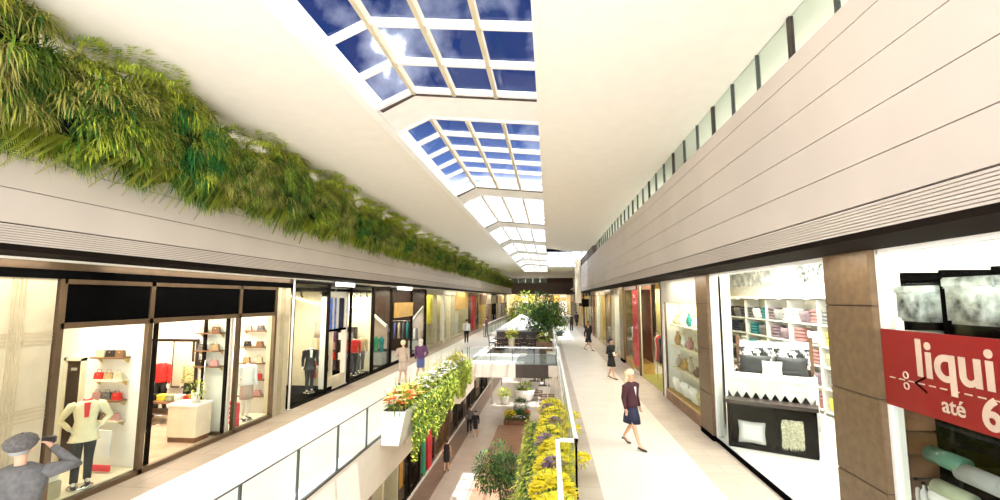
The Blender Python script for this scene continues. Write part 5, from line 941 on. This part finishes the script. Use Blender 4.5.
for i, (x, y) in enumerate(((-1.6, 50), (-2.6, 54), (-.6, 47.5))):
    tree('potted_tree', (x, y, -5.5), '%s small green tree on the lower level under the bridge' % ['middle', 'left', 'right'][i], 3.0, 1.3, 900, [['leaf_dark', 'leaf_tree'], ['leaf_mid', 'leaf_lime'], ['leaf_mid', 'leaf_dark']][i], 90 + i, .3, .09, lobes=8)
    planterbox((x, y, -6), (1.2, 1.2, .7), 'white_gloss', 'white square tub of the %s small tree under the bridge' % ['middle', 'left', 'right'][i])
for i, (x, y) in enumerate(((-1.4, 43.8), (-.3, 42.2))):
    o = empty('bench', (x, y, -6), label='%s wooden bench on the lower level beside the round planter' % ['left', 'right'][i], cat='bench')
    for q in range(4): B(-.7, .7, -.25 + q * .13, -.15 + q * .13, .42, .46).build('seat_slat', 'wood_mid', o)
    for q in (-.6, .6): B(q - .04, q + .04, -.22, .24, 0, .42).build('leg', 'steel', o)
    for q in range(2): B(-.7, .7, .27, .30, .6 + q * .16, .7 + q * .16).build('back_slat', 'wood_mid', o)
    for q in (-.6, .6): B(q - .03, q + .03, .24, .27, .4, .88).build('back_post', 'steel', o)

# ================================================================ HANGING PLANTS on the left fascia
def clump(kind, seed):
    rn = random.Random(seed); m = MB(); o = empty('hanging_fern', (0, 0, 0)); st = MB()
    H_, Wy = 1.58, .95
    dark = MB()
    tufts = 120
    for t in range(tufts):
        u = rn.random(); y = rn.uniform(-Wy, Wy); z = H_ * u + .1; x = .10 + .72 * math.sin(PI * min(1, .12 + .72 * u)) * (1 - (y / Wy) ** 2 * .75) + rn.uniform(-.1, .1)
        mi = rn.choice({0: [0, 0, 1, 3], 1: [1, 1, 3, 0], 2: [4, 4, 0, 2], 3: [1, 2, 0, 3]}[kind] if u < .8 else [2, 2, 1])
        base = Vector((x, y, z)); nb = 58
        for b_ in range(nb):
            m.mi = mi if rn.random() < .75 else rn.randrange(5)
            d = Vector((rn.uniform(.1, 1), rn.uniform(-.9, .9), rn.uniform(-.5, 1.0))); L = rn.uniform(.24, .46) * (1 if kind != 2 else .9)
            m.strip(base + Vector((rn.uniform(-.05, .05), rn.uniform(-.08, .08), rn.uniform(-.08, .08))), d, L, rn.uniform(.012, .024), rn.uniform(.45, .95), 3)
    # mossy lobe that rises and curls over towards one side
    for t in range(60):
        a = t / 59; y = -Wy * .5 + a * Wy * 1.7; zc = H_ - .05 + .46 * math.sin(PI * (.1 + .78 * a)); x = .35 + .3 * math.sin(a * PI) + rn.uniform(-.1, .25)
        for b_ in range(34):
            m.mi = 2 if rn.random() < .75 else 0; th = rn.uniform(0, 2 * PI); rr = .22 * (1 - .6 * a)
            m.strip((x + rr * math.cos(th), y, zc + rr * math.sin(th)), (math.cos(th) + rn.uniform(-.3, .6), rn.uniform(-.5, .8), math.sin(th) + .2), rn.uniform(.08, .16), .016, .2, 2)
    # pointed fronds that dip over the board edge
    for t in range(12):
        y = -Wy + 2 * Wy * (t + rn.random() * .6) / 12; p = Vector((.62, y, .30)); d = Vector((.10, -.62, -.72)).normalized(); L = rn.uniform(.55, 1.0); n = 26
        side = d.cross(Vector((1, 0, 0))).normalized(); mi = rn.choice([0, 2, 2])
        for k in range(n):
            q = p + d * L * k / n; w = .15 * (1 - k / n) + .02; m.mi = mi
            for s in (1, -1): m.strip(q, side * s + d * .8 + Vector((.15, 0, 0)), w, .05, .1, 2)
        st.tube([p, p + d * L], [.008, .003], 4)
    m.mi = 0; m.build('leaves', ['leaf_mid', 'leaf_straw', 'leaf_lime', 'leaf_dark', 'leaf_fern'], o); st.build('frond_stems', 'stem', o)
    dk = MB(); dk.blob((.20, 0, H_ * .5 + .05), (.30, Wy * .95, H_ * .46), seed, .2, 3); dk.sm = [False] * len(dk.sm); dk.build('inner_shade', 'clump_shade', o)  # near-black inner blob: shade between the leaves put into its colour
    tag(o, 'hanging fern', 'plant', 'hanging ferns on the left ledge'); return o
protos = [clump(k, 100 + k) for k in range(4)]; used = set()
kinds = [1, 1, 3, 2, 1, 0, 3, 1, 2, 0, 1, 3, 2, 1]
y = 2.6; i = 0
look = {0: 'mid green hanging fern clump', 1: 'straw tipped hanging grass clump', 2: 'deep green feathery fern clump', 3: 'lime green hanging grass clump'}
cnts = {}
while y < 87:
    k = kinds[i % len(kinds)]; pr = protos[k]
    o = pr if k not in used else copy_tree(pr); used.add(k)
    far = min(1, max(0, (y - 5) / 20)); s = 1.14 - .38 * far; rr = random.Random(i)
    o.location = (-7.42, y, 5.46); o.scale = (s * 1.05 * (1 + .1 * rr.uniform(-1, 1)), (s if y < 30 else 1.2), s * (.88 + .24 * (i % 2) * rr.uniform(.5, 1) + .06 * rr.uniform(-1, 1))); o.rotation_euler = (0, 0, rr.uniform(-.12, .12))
    cnts[k] = cnts.get(k, 0) + 1; n_ = cnts[k]
    o['label'] = '%s on the left ledge, %s of its kind from the camera' % (look[k], ORD[n_ - 1] if n_ <= 20 else str(n_) + 'th')
    y += 1.55 * s if y < 30 else 2.1; i += 1
